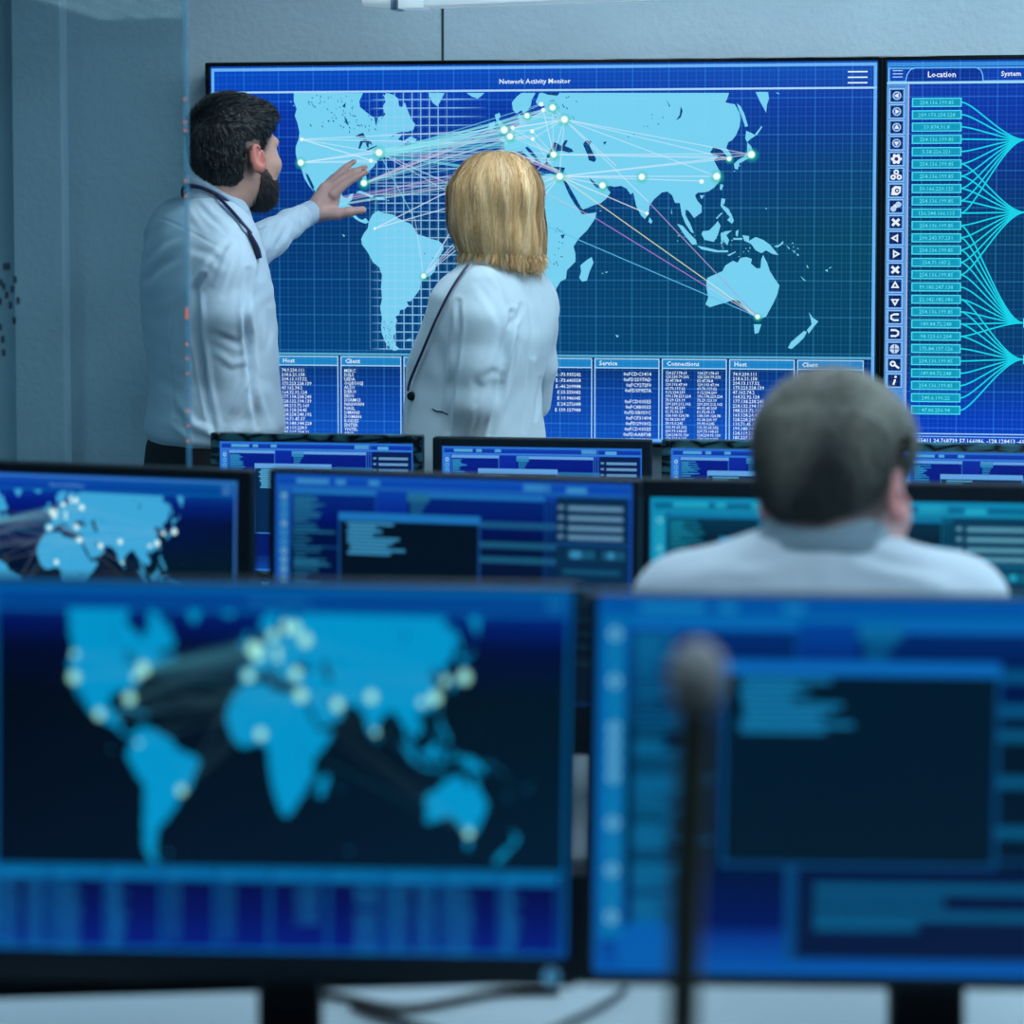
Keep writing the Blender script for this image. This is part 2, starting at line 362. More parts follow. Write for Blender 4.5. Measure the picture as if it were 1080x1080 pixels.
def draw_map(I, P, detail=True):
    """Network map. P: palette"""
    # layer 0 background
    I.vgrad(0, 0, CW, CH, P['bg'], 0, nx=6, side=P['bg2'])
    I.vgrad(5, 306, 698, 392, P['tablebg'], 1, nx=4)
    for nm, pts in LAND.items(): I.poly(WP(pts), P['land'], 2)
    if detail:
        rr = random.Random(11)   # small lakes and coast speckle
        for (x0, y0, x1, y1, n) in ((325, 100, 378, 132, 46), (360, 118, 400, 140, 22), (575, 100, 610, 125, 16), (660, 120, 700, 145, 8), (436, 255, 465, 275, 5), (580, 240, 596, 280, 14)):
            for _ in range(n):
                x = rr.uniform(x0, x1); y = rr.uniform(y0, y1); l = rr.uniform(.8, 2.6); a = rr.uniform(.2, 1.4)
                I.line(WP([(x, y), (x + l * math.cos(a), y + l * math.sin(a))]), rr.uniform(.5, 1.0), P['water'], 3)
        for _ in range(70):
            x = rr.uniform(402, 415); y = rr.uniform(338, 367)
            if x < 402 + (y - 338) * .25: continue
            I.line(WP([(x, y), (x + rr.uniform(-1.2, 1.2), y + rr.uniform(.4, 1.6))]), .5, P['water'], 3)
        for _ in range(60):      # scattered islets
            cx, cy = rr.choice([(770, 228), (765, 255), (785, 262), (722, 250), (835, 264), (556, 183), (312, 112), (552, 127), (410, 102), (778, 174)])
            x = cx + rr.gauss(0, 5); y = cy + rr.gauss(0, 4); l = rr.uniform(.5, 1.5)
            I.line(WP([(x, y), (x + l, y + rr.uniform(-.8, .8))]), rr.uniform(.6, 1.2), P['land'], 2)
    for pts in WATER: I.poly(WP(pts), P['water'], 3)
    if detail:                   # bright enlarged graticule over the Atlantic
        x0, y0 = wall_pt(398, 98); x1, y1 = wall_pt(478, 372)
        for k in range(8):
            x = wall_pt(407.5 + 9.15 * k, 200)[0]; a = .8 if k < 7 else .4
            if k in (7,): a = .4
            I.rect(x - .55, y0, x + .55, y1 - 3, srgb(150, 205, 245), 4, a)
        for xx in (398, 390): 
            x = wall_pt(xx, 200)[0]; I.rect(x - .5, y0, x + .5, y1 - 3, srgb(110, 190, 235), 4, .3)
        ya = y0 + 7.2
        while ya < y1 - 2:
            c = srgb(150, 205, 245); xa, xb, xc, xd = wall_pt(390, 200)[0], wall_pt(405, 200)[0], wall_pt(482, 200)[0], wall_pt(515, 200)[0]
            for (u0, u1, a0, a1) in ((xa, xb, 0, .8), (xb, xc, .8, .8), (xc, xd, .8, 0)):
                I.poly([(u0, ya - .55), (u1, ya - .55), (u1, ya + .55), (u0, ya + .55)], None, 4, cols=[(*c, a0), (*c, a1), (*c, a1), (*c, a0)])
            ya += 9.05
    for i, (a, b, c, al) in enumerate(map_links()):
        if 'lc' in P: c = tuple(c[j] * (1 - P['lcm']) + P['lc'][j] * P['lcm'] for j in range(3))
        I.line(WP([a, b]), P.get('lw', 1.0), c, 5 + (i % 3) * .3, al * P.get('la', 1.0))
    for x, y, r in BIG_NODES:
        X, Y = wall_pt(x, y); I.glow(X + .3, Y + .6, r * 2.7 * P.get('gr', 1), P['glow'], 6.3, .9, inner=.3)
    for x, y, r in BIG_NODES + SMALL_NODES:
        X, Y = wall_pt(x, y); I.glow(X, Y, r * 1.42 * P.get('nr', 1), P['node'], 7, 1.0, inner=.62)
    # frame, header, table
    f = P['frame']
    I.frame(2.5, 2.5, CW - 2.5, CH - 2, 3.2, f, 8)
    I.rect(2.5, 27, CW - 2.5, 29, P['line'], 8)
    I.text('Network Activity Monitor', 349, 21, 7.0, P['text'], 9, 'CENTER', bold=.12)
    for k in range(3): I.rect(672, 11 + 5.6 * k, 692, 12.4 + 5.6 * k, P['text'], 9)
    I.rect(4, 303.5, CW - 4, 306, P['line2'], 8)
    cols = [5, 73, 141, 209, 277, 345, 411, 482, 551, 621]
    names = ['Service', 'Host', 'Client', 'Time', 'Location', 'Location', 'Service', 'Connections', 'Host', 'Client']
    cols = [4, 72, 140, 208, 274, 340, 411, 481.5, 551.5, 621.5, 692]
    names = ['Connections', 'Host', 'Client', 'Time', 'Status', 'Location', 'Service', 'Connections', 'Host', 'Client']
    for i, nm in enumerate(names):
        a, b = cols[i] + 1.2, cols[i + 1] - 1.2
        I.rect(a, 307, b, 316.5, P['cell'], 8)
        I.frame(a, 307, b, 317.5, 1.1, P['line'], 8.5)
        I.rect(a, 317, a + 1.0, CH - 5, P['line'], 8); I.rect(b - 1.0, 317, b, CH - 5, P['line'], 8)
        I.text(nm, a + 5, 314.3, 6.6, P['text'], 9, bold=.12)
    T = P['text']; rr = random.Random(5)
    host = '74.9.230.111\n218.6.21.158\n204.13.117.52\n173.223.228.139\n47.162.74.2\n164.32.92.124\n177.138.238.245\n228.132.194.139\n188.213.72.169\n163.128.24.45\n128.228.248.192\n110.71.45.37\n199.188.144.228\n124.119.228.9\n185.227.254.21\n53.83.172.218'
    cli = 'MSKC\nDSLS\nLEDA\nOQEOIGJ\nALSO\nDEKO\nEESO\nDSAMCI\nNASWAN\nNASL\nDMANS\nDOMAN\nKODES\nENTER\nYNTEL\nARQ'
    con = '124.27.178.63\n125.230.79.202\n53.47.78.8\n129.193.47.94\n69.70.117.62\n9.12.234.239\n190.178.229.224\n73.29.123.19\n239.239.212.162\n49.92.45.239\n51.72.95.13\n138.109.124.78\n93.38.230.97\n39.93.0.245\n132.95.65.252\n239.73.168.63\n124.234.95.120\n174.103.9.232'
    srv = '0xFCDC1414\n0xFD2597AD\n0xFC9272F0\n0xFD5F9E7A\n\n0xFCD035E5\n0xFC8B0555\n0xFD3B059C\n0xFCF31494\n0xFD290302\n0xFCD035E5\n0xFDAABF3B\n0xFD551289'
    loc = 'E -73.935242\nE -73.640558\nE -46.209988\nE 55.555082\nE 19.946045\nE 24.272688\nE 139.157988'
    tim = '00:04:11\n10:22:05\n03:14:09\n09:51:40\n02:13:00\n12:40:31\n07:20:13\n11:38:02\n05:20:12'
    def tx(s, c, dx, dy, size, lh, al='LEFT'): I.text(s, cols[c] + dx, 317 + dy, size, T, 9, al, lh / size, bold=.07, alpha=.95)
    for c in (1, 8): tx(host, c, 5, 7, 4.9, 4.72)
    for c in (2, 9): tx(cli, c, 5, 7, 4.9, 4.45)
    for c in (0, 7): tx(con, c, 5, 6, 4.0, 4.05); tx(con, c, 38, 6, 4.0, 4.05)
    tx(tim, 3, 6, 8, 5, 7.0); tx(tim, 4, 6, 8, 5, 7.0)
    tx(loc, 5, 58, 9, 5.0, 6.2, 'RIGHT')
    tx(srv, 6, 61, 8, 5.2, 5.75, 'RIGHT')

PAL_WALL = dict(
 bg=[(0, srgb(2,72,196)), (.07, srgb(2,66,186)), (.12, srgb(4,48,165)), (.26, srgb(4,40,150)), (.45, srgb(2,48,112)), (.76, srgb(0,62,128)), (1, srgb(5,62,170))],
 bg2=[srgb(14,78,178), srgb(10,62,165), srgb(6,55,155), srgb(3,62,118), srgb(0,66,96), srgb(0,64,98), srgb(5,70,160)],
 tablebg=[(0, srgb(3,40,95)), (.5, srgb(6,62,160)), (1, srgb(10,80,190))],
 land=srgb(118,208,240), water=srgb(3,62,120), glow=srgb(30,190,160), node=srgb(240,255,255), frame=srgb(105,175,240),
 line=srgb(165,215,250), line2=srgb(80,165,205), text=srgb(215,240,255), cell=srgb(28,128,195), lw=1.0)
PAL_DESK = dict(
 bg=[(0, srgb(0,90,165)), (.05, srgb(0,60,140)), (.10, srgb(0,18,90)), (.17, srgb(0,8,45)), (.3, srgb(0,8,24)), (.75, srgb(0,12,34)), (1, srgb(0,20,105))],
 bg2=[srgb(0,92,160), srgb(0,62,140), srgb(0,30,110), srgb(0,14,60), srgb(0,22,38), srgb(0,26,48), srgb(0,20,110)],
 tablebg=[(0, srgb(0,5,60)), (.5, srgb(0,12,90)), (1, srgb(0,25,125))],
 land=srgb(0,146,200), water=srgb(0,35,75), glow=srgb(60,190,190), node=srgb(165,240,225), frame=srgb(0,100,165),
 line=srgb(0,112,180), line2=srgb(0,115,175), text=srgb(25,135,195), cell=srgb(0,105,165), lw=1.1, la=.26, lc=srgb(20,130,150), lcm=.82, gr=.8, nr=1.9)

# ------------------------------------------------------------------ link diagram of the right wall display
def draw_links_screen(I):
    ox = 705.2          # canvas x of this display's left edge, in units of the left display
    W2 = lambda px, py: (wall_pt(px, py)[0] - ox, wall_pt(px, py)[1])
    cy = srgb(20, 210, 232); lt = srgb(120, 180, 235)
    I.vgrad(0, 0, CW, CH, [(0, srgb(10,62,175)), (.12, srgb(5,50,165)), (.28, srgb(3,45,130)), (.45, srgb(0,55,98)), (.78, srgb(0,55,112)), (.92, srgb(4,58,185)), (1, srgb(6,62,190))], 0, nx=4)
    x0 = W2(929, 200)[0]
    I.frame(2.5, 2.5, CW - 2.5, CH - 2, 2.6, srgb(60,140,215), 2)
    I.rect(x0, 4.5, 400, 7, srgb(50,140,220), 2)
    I.frame(x0 + 1.5, 8, 260, 22.5, 1.1, srgb(110,190,245), 3)
    I.rect(x0, 22.5, CW - 4, 24.5, srgb(160,215,250), 3)
    for k in range(3): I.rect(x0 + 6, 10.5 + 3.2 * k, x0 + 16, 11.4 + 3.2 * k, srgb(170,215,250), 3)
    tab = [(W2(950, 100)[0], 22), (W2(951.5, 100)[0], 15), (W2(955, 100)[0], 10), (W2(960, 100)[0], 8.3), (W2(1024, 100)[0], 8.3), (W2(1029, 100)[0], 11), (W2(1031, 100)[0], 16), (W2(1031.5, 100)[0], 22)]
    I.poly(tab, srgb(6, 46, 150), 4); I.strip(tab, 1.1, srgb(110,190,245), 4.5)
    I.text('Location', W2(988, 100)[0], 17.8, 8.2, WHT, 5, 'CENTER', bold=.14)
    I.text('System', W2(1061, 100)[0], 17.2, 7.0, WHT, 5, 'CENTER', bold=.12)
    # icon column
    I.rect(x0, 25, x0 + 22, 372, srgb(95,160,225), 2); I.rect(x0 + 2.5, 26, x0 + 19.5, 371, srgb(70,135,210), 2.3)
    I.rect(x0 + 22, 25, x0 + 23, 372, srgb(190,180,215), 2)
    xm = x0 + 10.6; dk = srgb(8, 24, 90); wh = srgb(228, 240, 255)
    for k in range(19):
        y = W2(938, 101 + 16.68 * k)[1]
        I.rect(xm - 8, y - 7.4, xm + 8, y + 7.4, srgb(150,200,245), 3); I.rect(xm - 7, y - 6.4, xm + 7, y + 6.4, srgb(60,120,200), 3.3); I.rect(xm - 5.9, y - 5.9, xm + 5.9, y + 5.9, dk, 3.6)
        def tri(a, r=3.4, c=wh, l=5, cx=xm, cyy=y): I.poly([(cx + r * math.cos(a + 2 * PI * j / 3), cyy + r * math.sin(a + 2 * PI * j / 3)) for j in range(3)], c, l)
        if k < 4: I.disc(xm, y, 4.4, srgb(170,205,245), 4, 18); I.disc(xm, y, 3.3, srgb(60,110,190), 4.4, 18); tri([PI, 0, -PI / 2, PI / 2][k], 2.8)
        elif k == 4:
            for j in range(6): I.disc(xm + 4 * math.cos(j * PI / 3), y + 4 * math.sin(j * PI / 3), 1.7, wh, 4, 8)
            I.disc(xm, y, 4.3, wh, 4.2, 16); I.disc(xm, y, 2.0, srgb(70,25,110), 4.6, 12)
        elif k == 5:
            for dx, dy in ((0, -2.7), (-3, 2.4), (3, 2.4)): I.disc(xm + dx, y + dy, 2.8, wh, 4, 12); I.disc(xm + dx, y + dy, 1.1, dk, 4.5, 8)
        elif k == 6:
            I.poly([(xm - 5, y + 4.5), (xm - 4, y - 2.5), (xm - 1, y - 4.8), (xm + 5, y - 4.2), (xm + 4.6, y + 2), (xm + 1, y + 4.8)], wh, 4); I.disc(xm + 1, y, 2.3, dk, 4.5); I.disc(xm + 1, y, 1.1, wh, 4.8, 8)
        elif k == 7:
            I.line([(xm - 4.3, y + 3), (xm + 3.8, y - 3.6)], 4.0, wh, 4); I.disc(xm - 2.5, y + 2.4, 3, srgb(180,210,245), 4.2); I.disc(xm + 2.5, y - 2, 3, srgb(180,210,245), 4.2)
        elif k in (8, 11):
            for sx in (1, -1): I.line([(xm - 3.6 * sx, y - 3.3), (xm + 3.6 * sx, y + 3.3)], 2.6, wh, 4 + .3 * sx)
        elif k in (9, 10, 12, 13):
            a = {9: PI, 10: 0, 12: -PI / 2, 13: PI / 2}[k]; tri(a, 5.0); tri(a, 1.9, dk, 5.4)
        elif k in (14, 15):
            sx = -1 if k == 14 else 1
            I.strip([(xm - 4 * sx, y - 3), (xm + sx, y - 3), (xm + 3.6 * sx, y - 1.6), (xm + 3.6 * sx, y + 1.6), (xm + sx, y + 3), (xm - 4 * sx, y + 3)], 2.0, wh, 4)
        elif k == 16:
            I.disc(xm, y, 4.8, srgb(190,215,245), 4, 18); I.rect(xm - 4.5, y - .4, xm + 4.5, y + .4, dk, 4.5); I.rect(xm - .4, y - 4.5, xm + .4, y + 4.5, dk, 4.5)
        elif k == 17:
            I.disc(xm - 1.6, y - 1, 3.1, wh, 4); I.line([(xm, y), (xm + 4.8, y + 3.6)], 2.1, wh, 4.2); I.disc(xm - 1.6, y - 1, 1.4, dk, 4.6, 8)
        else:
            I.line([(xm + 1, y - 1.2), (xm - .8, y + 4.4)], 2.0, wh, 4); I.disc(xm + 1.4, y - 3.8, 1.3, wh, 4.3)
    # address boxes
    ips = ['254.136.199.85', '209.173.258.228', '59.874.91.8', '254.136.199.85', '5.58.226.221', '254.136.199.85', '254.136.199.85', '50.166.220.125', '254.136.199.85', '136.244.166.115',
           '254.136.199.85', '200.243.97.231', '254.136.199.85', '254.71.187.2', '254.136.199.85', '99.185.247.138', '22.142.182.186', '254.136.199.85', '189.84.72.248', '98.123.61.204', '175.84.197.126',
           '254.136.199.85', '189.84.72.248', '254.136.199.85', '240.6.190.22', '47.86.256.94']
    n = len(ips); bx = []
    for k, ip in enumerate(ips):
        x, y = W2(983 - 1.2 * k / 25, 108.1 + 12.97 * k); bx.append((x + 25, y))
        I.rect(x - 25, y - 4.6, x + 25, y + 4.6, srgb(75,220,240), 3); I.rect(x - 23.8, y - 3.5, x + 23.8, y + 3.5, srgb(10,150,185), 3.4)
        I.text(ip, x, y + 2.0, 5.6, srgb(95,220,240), 4, 'CENTER', bold=.05)
    hubs = [W2(1076, 147.5), W2(1076, 224), W2(1074, 340.5), W2(1074, 379)]
    rng_ = [(0, 10), (5, 16), (9, 21), (15, 26)]
    hubs2 = [(0, 1, 2, 3, 4, 5, 6, 7, 8, 9), (5, 6, 7, 8, 9, 10, 11, 12, 13, 14), (10, 11, 12, 13, 14, 15, 16, 17, 18, 19), (16, 17, 18, 19, 20, 21, 22, 23, 24, 25)]
    for hi, (hx, hy) in enumerate(hubs):
        for k in hubs2[hi]:
            ax, ay = bx[k]; pts = []
            for j in range(21):
                t = j / 20; q = 3 * t * t - 2 * t ** 3 if True else t
                pts.append((ax + (hx - ax) * (t * .92 + .08 * q), ay + (hy - ay) * (1 - (1 - t) ** 2.2 if False else q ** .8 if t > 0 else 0)))
            I.strip(pts, 1.5, cy, 5 + .15 * (k % 5))
        I.frame(hx, hy - 4.6, hx + 60, hy + 4.6, 1.2, srgb(75,220,240), 6); I.rect(hx + 1, hy - 3.5, hx + 59, hy + 3.5, srgb(10,150,185), 5.9)
        I.text(['136.66.92.241', '88.12.205.19', '254.71.187.2', '99.185.247.138'][hi], hx + 30, hy + 2, 5.6, srgb(120,230,245), 6.4, 'CENTER')
        for j in range(6):    # second rank further right
            X = hx + 120; Y = hy - 40 + j * 16
            I.frame(X, Y - 4, X + 50, Y + 4, 1.1, srgb(75,220,240), 3); pts = []
            for q in range(15):
                t = q / 14; s = 3 * t * t - 2 * t ** 3; pts.append((hx + 60 + 60 * t, hy + (Y - hy) * s))
            I.strip(pts, 1.3, cy, 5)
    hx, hy = W2(1075.5, 186); I.rect(hx, hy - 4.5, hx + 26, hy + 4.5, srgb(235,215,205), 6); I.rect(hx + 1.2, hy - 3.3, hx + 25, hy + 3.3, srgb(165,120,110), 6.3)
    yb = W2(1010, 457)[1]
    I.rect(4, yb, CW - 4, yb + 1.2, srgb(150,200,245), 3); I.rect(4, yb + 3, CW - 4, yb + 4, srgb(120,180,240), 3)
    I.text('-93.255411 24.768739 57.166086, -128.128413 -60.989191 37.904512', W2(952, 300)[0], yb + 9.6, 5.8, srgb(205,235,255), 4, bold=.1)

# ------------------------------------------------------------------ window desktop of the desk monitors (1600 x 900 units)
def draw_desktop(I, P, seed=1, crisp=False, side=True):
    r = random.Random(seed); W, H = 1600, 900
    I.vgrad(0, 0, W, H, P['bg'], 0, nx=4)
    I.rect(0, 0, W, 16, P['band'], 1); I.rect(0, 0, 16, H, P['band'], 1); I.rect(0, H - 14, W, H, P['band'], 1); I.rect(W - 10, 0, W, H, P['band'], 1)
    I.rect(10, 45, W, 58, P['bar'], 1)
    for x, w in ((95, 150), (275, 45), (425, 50)): I.rect(x, 18, x + w, 38, P['txt'], 2, .75)
    I.rect(1120, 14, 1240, 42, P['txt'], 2, .6)
    # icon column
    I.rect(12, 60, 66, H - 80, P['bar'], 1.5)
    for k in range(19):
        y = 92 + 37.5 * k
        I.disc(39, y, 14, P['icon'] if 5 < k < 9 or k % 3 == 0 else P['txt'], 2, 12, .9); I.disc(39, y, 6, P['dark'], 2.5, 8)
    def lines(x, y0, y1, wmax, dy, c, a, h=.5):
        y = y0
        while y < y1:
            I.rect(x, y, x + wmax * r.uniform(.35, 1), y + dy * h, c, 3, a); y += dy
    # window 1
    I.rect(75, 66, 460, H - 105, P['win'], 1.7, .5); I.frame(75, 66, 460, 300, 5, P['edge'], 2.2); I.rect(75, 60, 460, 80, P['bar2'], 2.4)
    lines(85, 88, 780, 150, 16, P['txt2'], .7); 
    for (ya, yb, w) in ((95, 190, 130), (215, 240, 200), (350, 375, 170), (430, 520, 200), (545, 600, 190), (640, 700, 190), (720, 790, 150)): lines(85, ya, yb, w, 15, P['txt2'], .8, .62)
    # window 2
    I.rect(600, 80, 1290, 250, P['win'], 1.7, .6); I.rect(600, 62, 1215, 82, P['bar2'], 2.4); I.rect(600, 66, 700, 100, P['txt2'], 2.6, .8)
    for k in range(5): I.rect(615, 95 + 14 * k, 690 - 8 * k, 104 + 14 * k, P['txt2'], 3, .7)
    I.rect(680, 168, 1290, 196, P['txt2'], 3, .55)
    # lower window
    I.rect(460, 640, 1330, 860, P['win'], 1.7); I.frame(445, 620, 1330, 868, 5, P['edge'], 2.0)
    for y, w in ((680, 800), (712, 300), (745, 800), (770, 240)): I.rect(510, y, 510 + w, y + 22, P['txt2'], 3, .6)
    # right column
    for y in (250, 310, 420, 540): I.rect(880, y, 1290, y + 26, P['txt2'], 3, .6)
    # front window
    I.rect(290, 150, 930, 640, P['dark'], 4); I.frame(290, 150, 930, 640, 8, P['edge'], 4.4); I.rect(290, 150, 930, 184, P['bar2'], 4.6)
    yy = 190
    for w in (150, 90, 110, 80, 170, 150, 130, 190, 140): 
        I.rect(325 + r.uniform(0, 20), yy, 345 + w * (1.3 if not crisp else 1), yy + 11, P['txt'], 5, .8); yy += 15
    I.rect(440, 640, 470, 868, P['edge'], 5, .6)
    # split lines and side panel
    for x in (1215, 1232, 1252): I.rect(x, 10, x + 5, H - 14, P['edge'], 6, .8)
    I.rect(1268, 60, 1585, H - 14, P['panel'], 6)
    I.rect(1310, 22, 1400, 44, P['txt'], 6.4, .8)
    for y in (95, 135, 175, 212): I.rect(1275, y, 1300, y + 14, P['lit'], 7, .7); I.rect(1320, y, 1560, y + 18, P['lit'], 7, .75)
    I.rect(1268, 245, 1585, 252, P['edge'], 7)
    for x in (1325, 1345, 1490): I.disc(x + 20, 290, 16, P['txt'], 7, 12, .6)
    I.rect(1320, 272, 1440, 308, P['txt2'], 6.8, .5); I.rect(1470, 272, 1570, 308, P['txt2'], 6.8, .5)
    for y in (350, 420, 470, 540, 600, 650, 720): I.rect(1300, y, 1300 + r.uniform(100, 270), y + 18, P['txt2'], 7, .45)
    I.disc(120, 840, 70, P['band'], 3, 24)

def deskpal(k):
    if k == 'front':   # strongly blurred right monitor
        return dict(bg=[(0, srgb(0,85,165)), (.08, srgb(0,64,150)), (.2, srgb(0,24,100)), (.35, srgb(0,22,40)), (.7, srgb(0,22,45)), (.86, srgb(0,18,110)), (1, srgb(0,85,175))],
                    band=srgb(0,90,172), bar=srgb(0,108,170), bar2=srgb(8,100,180), txt=srgb(20,130,185), txt2=srgb(8,105,155), icon=srgb(110,190,225), dark=srgb(0,24,44), win=srgb(0,20,60), edge=srgb(5,75,130), panel=srgb(0,30,55), lit=srgb(120,180,210))
    if k == 'mid':
        return dict(bg=[(0, srgb(10,75,180)), (.07, srgb(5,60,160)), (.2, srgb(2,20,125)), (.27, srgb(0,18,60)), (.6, srgb(0,12,36)), (.86, srgb(0,14,85)), (1, srgb(0,60,160))],
                    band=srgb(18,80,175), bar=srgb(25,95,175), bar2=srgb(25,110,180), txt=srgb(60,150,200), txt2=srgb(30,105,140), icon=srgb(110,175,205), dark=srgb(0,14,32), win=srgb(0,14,70), edge=srgb(18,75,140), panel=srgb(4,42,75), lit=srgb(105,155,190))
    if k == 'cyan':
        return dict(bg=[(0, srgb(5,120,165)), (.07, srgb(0,75,110)), (.2, srgb(0,24,50)), (.6, srgb(0,14,32)), (1, srgb(0,50,90))],
                    band=srgb(10,140,185), bar=srgb(15,140,180), bar2=srgb(5,115,160), txt=srgb(35,175,205), txt2=srgb(15,120,150), icon=srgb(90,200,220), dark=srgb(0,14,30), win=srgb(0,12,28), edge=srgb(5,110,150), panel=srgb(3,55,85), lit=srgb(95,165,190))
    return dict(bg=[(0, srgb(15,70,175)), (.06, srgb(10,45,160)), (.2, srgb(5,30,145)), (.3, srgb(5,38,95)), (.86, srgb(5,30,95)), (1, srgb(10,70,160))],
                    band=srgb(40,110,205), bar=srgb(50,120,215), bar2=srgb(95,160,225), txt=srgb(90,180,225), txt2=srgb(45,140,190), icon=srgb(150,205,235), dark=srgb(4,40,80), win=srgb(4,20,110), edge=srgb(55,125,205), panel=srgb(4,30,80), lit=srgb(110,165,215))
# ------------------------------------------------------------------ shared materials
M = {}
M['wall'] = mat('painted_concrete', srgb(178, 202, 214), .85, bump=(60, .25, .01), noise=(3, .10))
M['wall_dark'] = mat('painted_side_wall', srgb(120, 150, 165), .85, bump=(60, .2, .01))
M['seam'] = mat('dark_wall_seam', srgb(45, 62, 75), .9)  # dark vertical joint line of the wall
M['floor'] = mat('dark_carpet', srgb(38, 56, 66), .95, bump=(300, .4, .004), noise=(40, .25))
M['ceiling'] = mat('ceiling_paint', srgb(170, 185, 192), .9)
M['white'] = mat('white_enamel', srgb(205, 222, 230), .35)
M['desk'] = mat('white_desk_laminate', srgb(188, 214, 226), .4, bump=(200, .05, .001))
M['desk_leg'] = mat('grey_desk_metal', srgb(60, 72, 80), .4, metal=.6)
M['black'] = mat('black_plastic', srgb(1, 20, 32), .45, spec=.25, bump=(400, .05, .0005))
M['black_gloss'] = mat('glossy_black_plastic', srgb(5, 14, 20), .12, spec=.8)
M['black_matte'] = mat('matte_black_plastic', srgb(1, 22, 36), .6, spec=.2)
M['teal_plastic'] = mat('dark_teal_plastic', srgb(12, 50, 62), .4)
M['chrome'] = mat('brushed_metal', srgb(150, 170, 185), .3, metal=.9)
M['cable'] = mat('black_cable', srgb(10, 18, 26), .5)
M['grey_cable'] = mat('grey_cable', srgb(80, 100, 115), .5)
M['tan'] = mat('grey_foam', srgb(122, 129, 134), .9, bump=(500, .4, .002))
M['olive'] = mat('dark_olive_metal', srgb(22, 34, 26), .5)
M['ink_wall'] = ink_material('lit_wall_display', grid=.30, gain=1.0, spec=.12, rough=.3)
M['ink_back'] = ink_material('lit_rear_monitor', grid=.0, gain=1.0, spec=.15)
M['ink_desk'] = ink_material('lit_desk_monitor', grid=0, gain=1.0, spec=.15)

# reflection-patterned glossy bezel of the rear monitors (the reflections are painted into the base colour)
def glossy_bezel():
    m = mat('reflection_painted_plastic', srgb(14, 40, 48), .15, spec=.8)
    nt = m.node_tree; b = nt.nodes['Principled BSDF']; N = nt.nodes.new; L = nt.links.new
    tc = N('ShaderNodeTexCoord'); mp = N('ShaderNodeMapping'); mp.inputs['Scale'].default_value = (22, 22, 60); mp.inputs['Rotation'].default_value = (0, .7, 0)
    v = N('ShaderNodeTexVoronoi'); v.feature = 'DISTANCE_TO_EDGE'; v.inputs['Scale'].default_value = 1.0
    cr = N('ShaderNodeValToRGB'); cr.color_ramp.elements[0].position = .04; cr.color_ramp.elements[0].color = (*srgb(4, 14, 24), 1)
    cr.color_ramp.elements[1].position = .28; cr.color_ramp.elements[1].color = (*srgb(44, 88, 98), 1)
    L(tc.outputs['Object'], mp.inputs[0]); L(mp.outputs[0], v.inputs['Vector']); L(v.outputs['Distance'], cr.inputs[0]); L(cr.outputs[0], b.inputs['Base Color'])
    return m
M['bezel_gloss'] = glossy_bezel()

def glass_mat():
    m = bpy.data.materials.new('tinted_partition_glass'); m.use_nodes = True
    nt = m.node_tree; N = nt.nodes.new; L = nt.links.new; nt.nodes.remove(nt.nodes['Principled BSDF'])
    out = nt.nodes['Material Output']
    t = N('ShaderNodeBsdfTransparent'); t.inputs['Color'].default_value = (0.76, 0.87, 0.90, 1)
    g = N('ShaderNodeBsdfGlossy'); g.inputs['Roughness'].default_value = .02; g.inputs['Color'].default_value = (0.75, 0.97, 1, 1)
    mx = N('ShaderNodeMixShader'); mx.inputs['Fac'].default_value = .065
    L(t.outputs[0], mx.inputs[1]); L(g.outputs[0], mx.inputs[2]); L(mx.outputs[0], out.inputs['Surface'])
    return m
M['glass'] = glass_mat()

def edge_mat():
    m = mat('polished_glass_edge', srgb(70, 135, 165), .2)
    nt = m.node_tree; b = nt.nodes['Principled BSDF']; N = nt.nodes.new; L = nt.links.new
    b.inputs['Emission Strength'].default_value = .22; b.inputs['Emission Color'].default_value = (*srgb(60, 140, 185), 1)  # slight glow stands in for light caught in the edge
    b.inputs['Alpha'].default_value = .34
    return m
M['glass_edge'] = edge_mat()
M['led_glint'] = mat('orange_led_reflection', srgb(200, 110, 80), .4, emit=(srgb(225, 130, 105), .45))  # glowing dots stand in for LEDs reflected in the glass edge
M['decal'] = mat('dark_glass_decal', srgb(10, 45, 65), .6)
M['panel_light'] = mat('light_diffuser', srgb(240, 248, 255), .5, emit=((.72, .93, 1.0), 1.0))
M['lamp_white'] = mat('white_lamp_body', srgb(215, 235, 240), .3, emit=((.75, .92, 1.0), .25))

# ------------------------------------------------------------------ room shell (room axes: X along the display wall, Y towards it)
WALL_Y = TVC[1] + 0.075
X0, X1, Y0, ZC = -5.2, 3.6, -7.0, 2.75
def struct(name, mb, m, smooth=False):
    o = mb.build(name, m, smooth=smooth); o['kind'] = 'structure'; return o
struct('floor', MB().box(X0 - .1, X1 + .1, Y0 - .1, WALL_Y + .1, -.1, 0), M['floor'])
struct('ceiling', MB().box(X0 - .1, X1 + .1, Y0 - .1, WALL_Y + .1, ZC, ZC + .1), M['ceiling'])
struct('wall_back', MB().box(X0 - .1, X1 + .1, WALL_Y, WALL_Y + .1, 0, ZC), M['wall'])
struct('wall_left', MB().box(X0 - .1, X0, Y0, WALL_Y, 0, ZC), M['wall_dark'])
struct('wall_right', MB().box(X1, X1 + .1, Y0, WALL_Y, 0, ZC), M['wall_dark'])
struct('wall_front', MB().box(X0 - .1, X1 + .1, Y0 - .1, Y0, 0, ZC), M['wall_dark'])
def wall_x(px, d=5.1):
    r = FW + S_ * ((px - CX) / F_PX); return float(r[0] * WALL_Y / r[1])
sx = wall_x(467.5)
struct('trim_1', MB().box(sx - .003, sx + .003, WALL_Y - .0015, WALL_Y + .01, 0, ZC), M['seam'])
xa, xb = wall_x(23), wall_x(75)
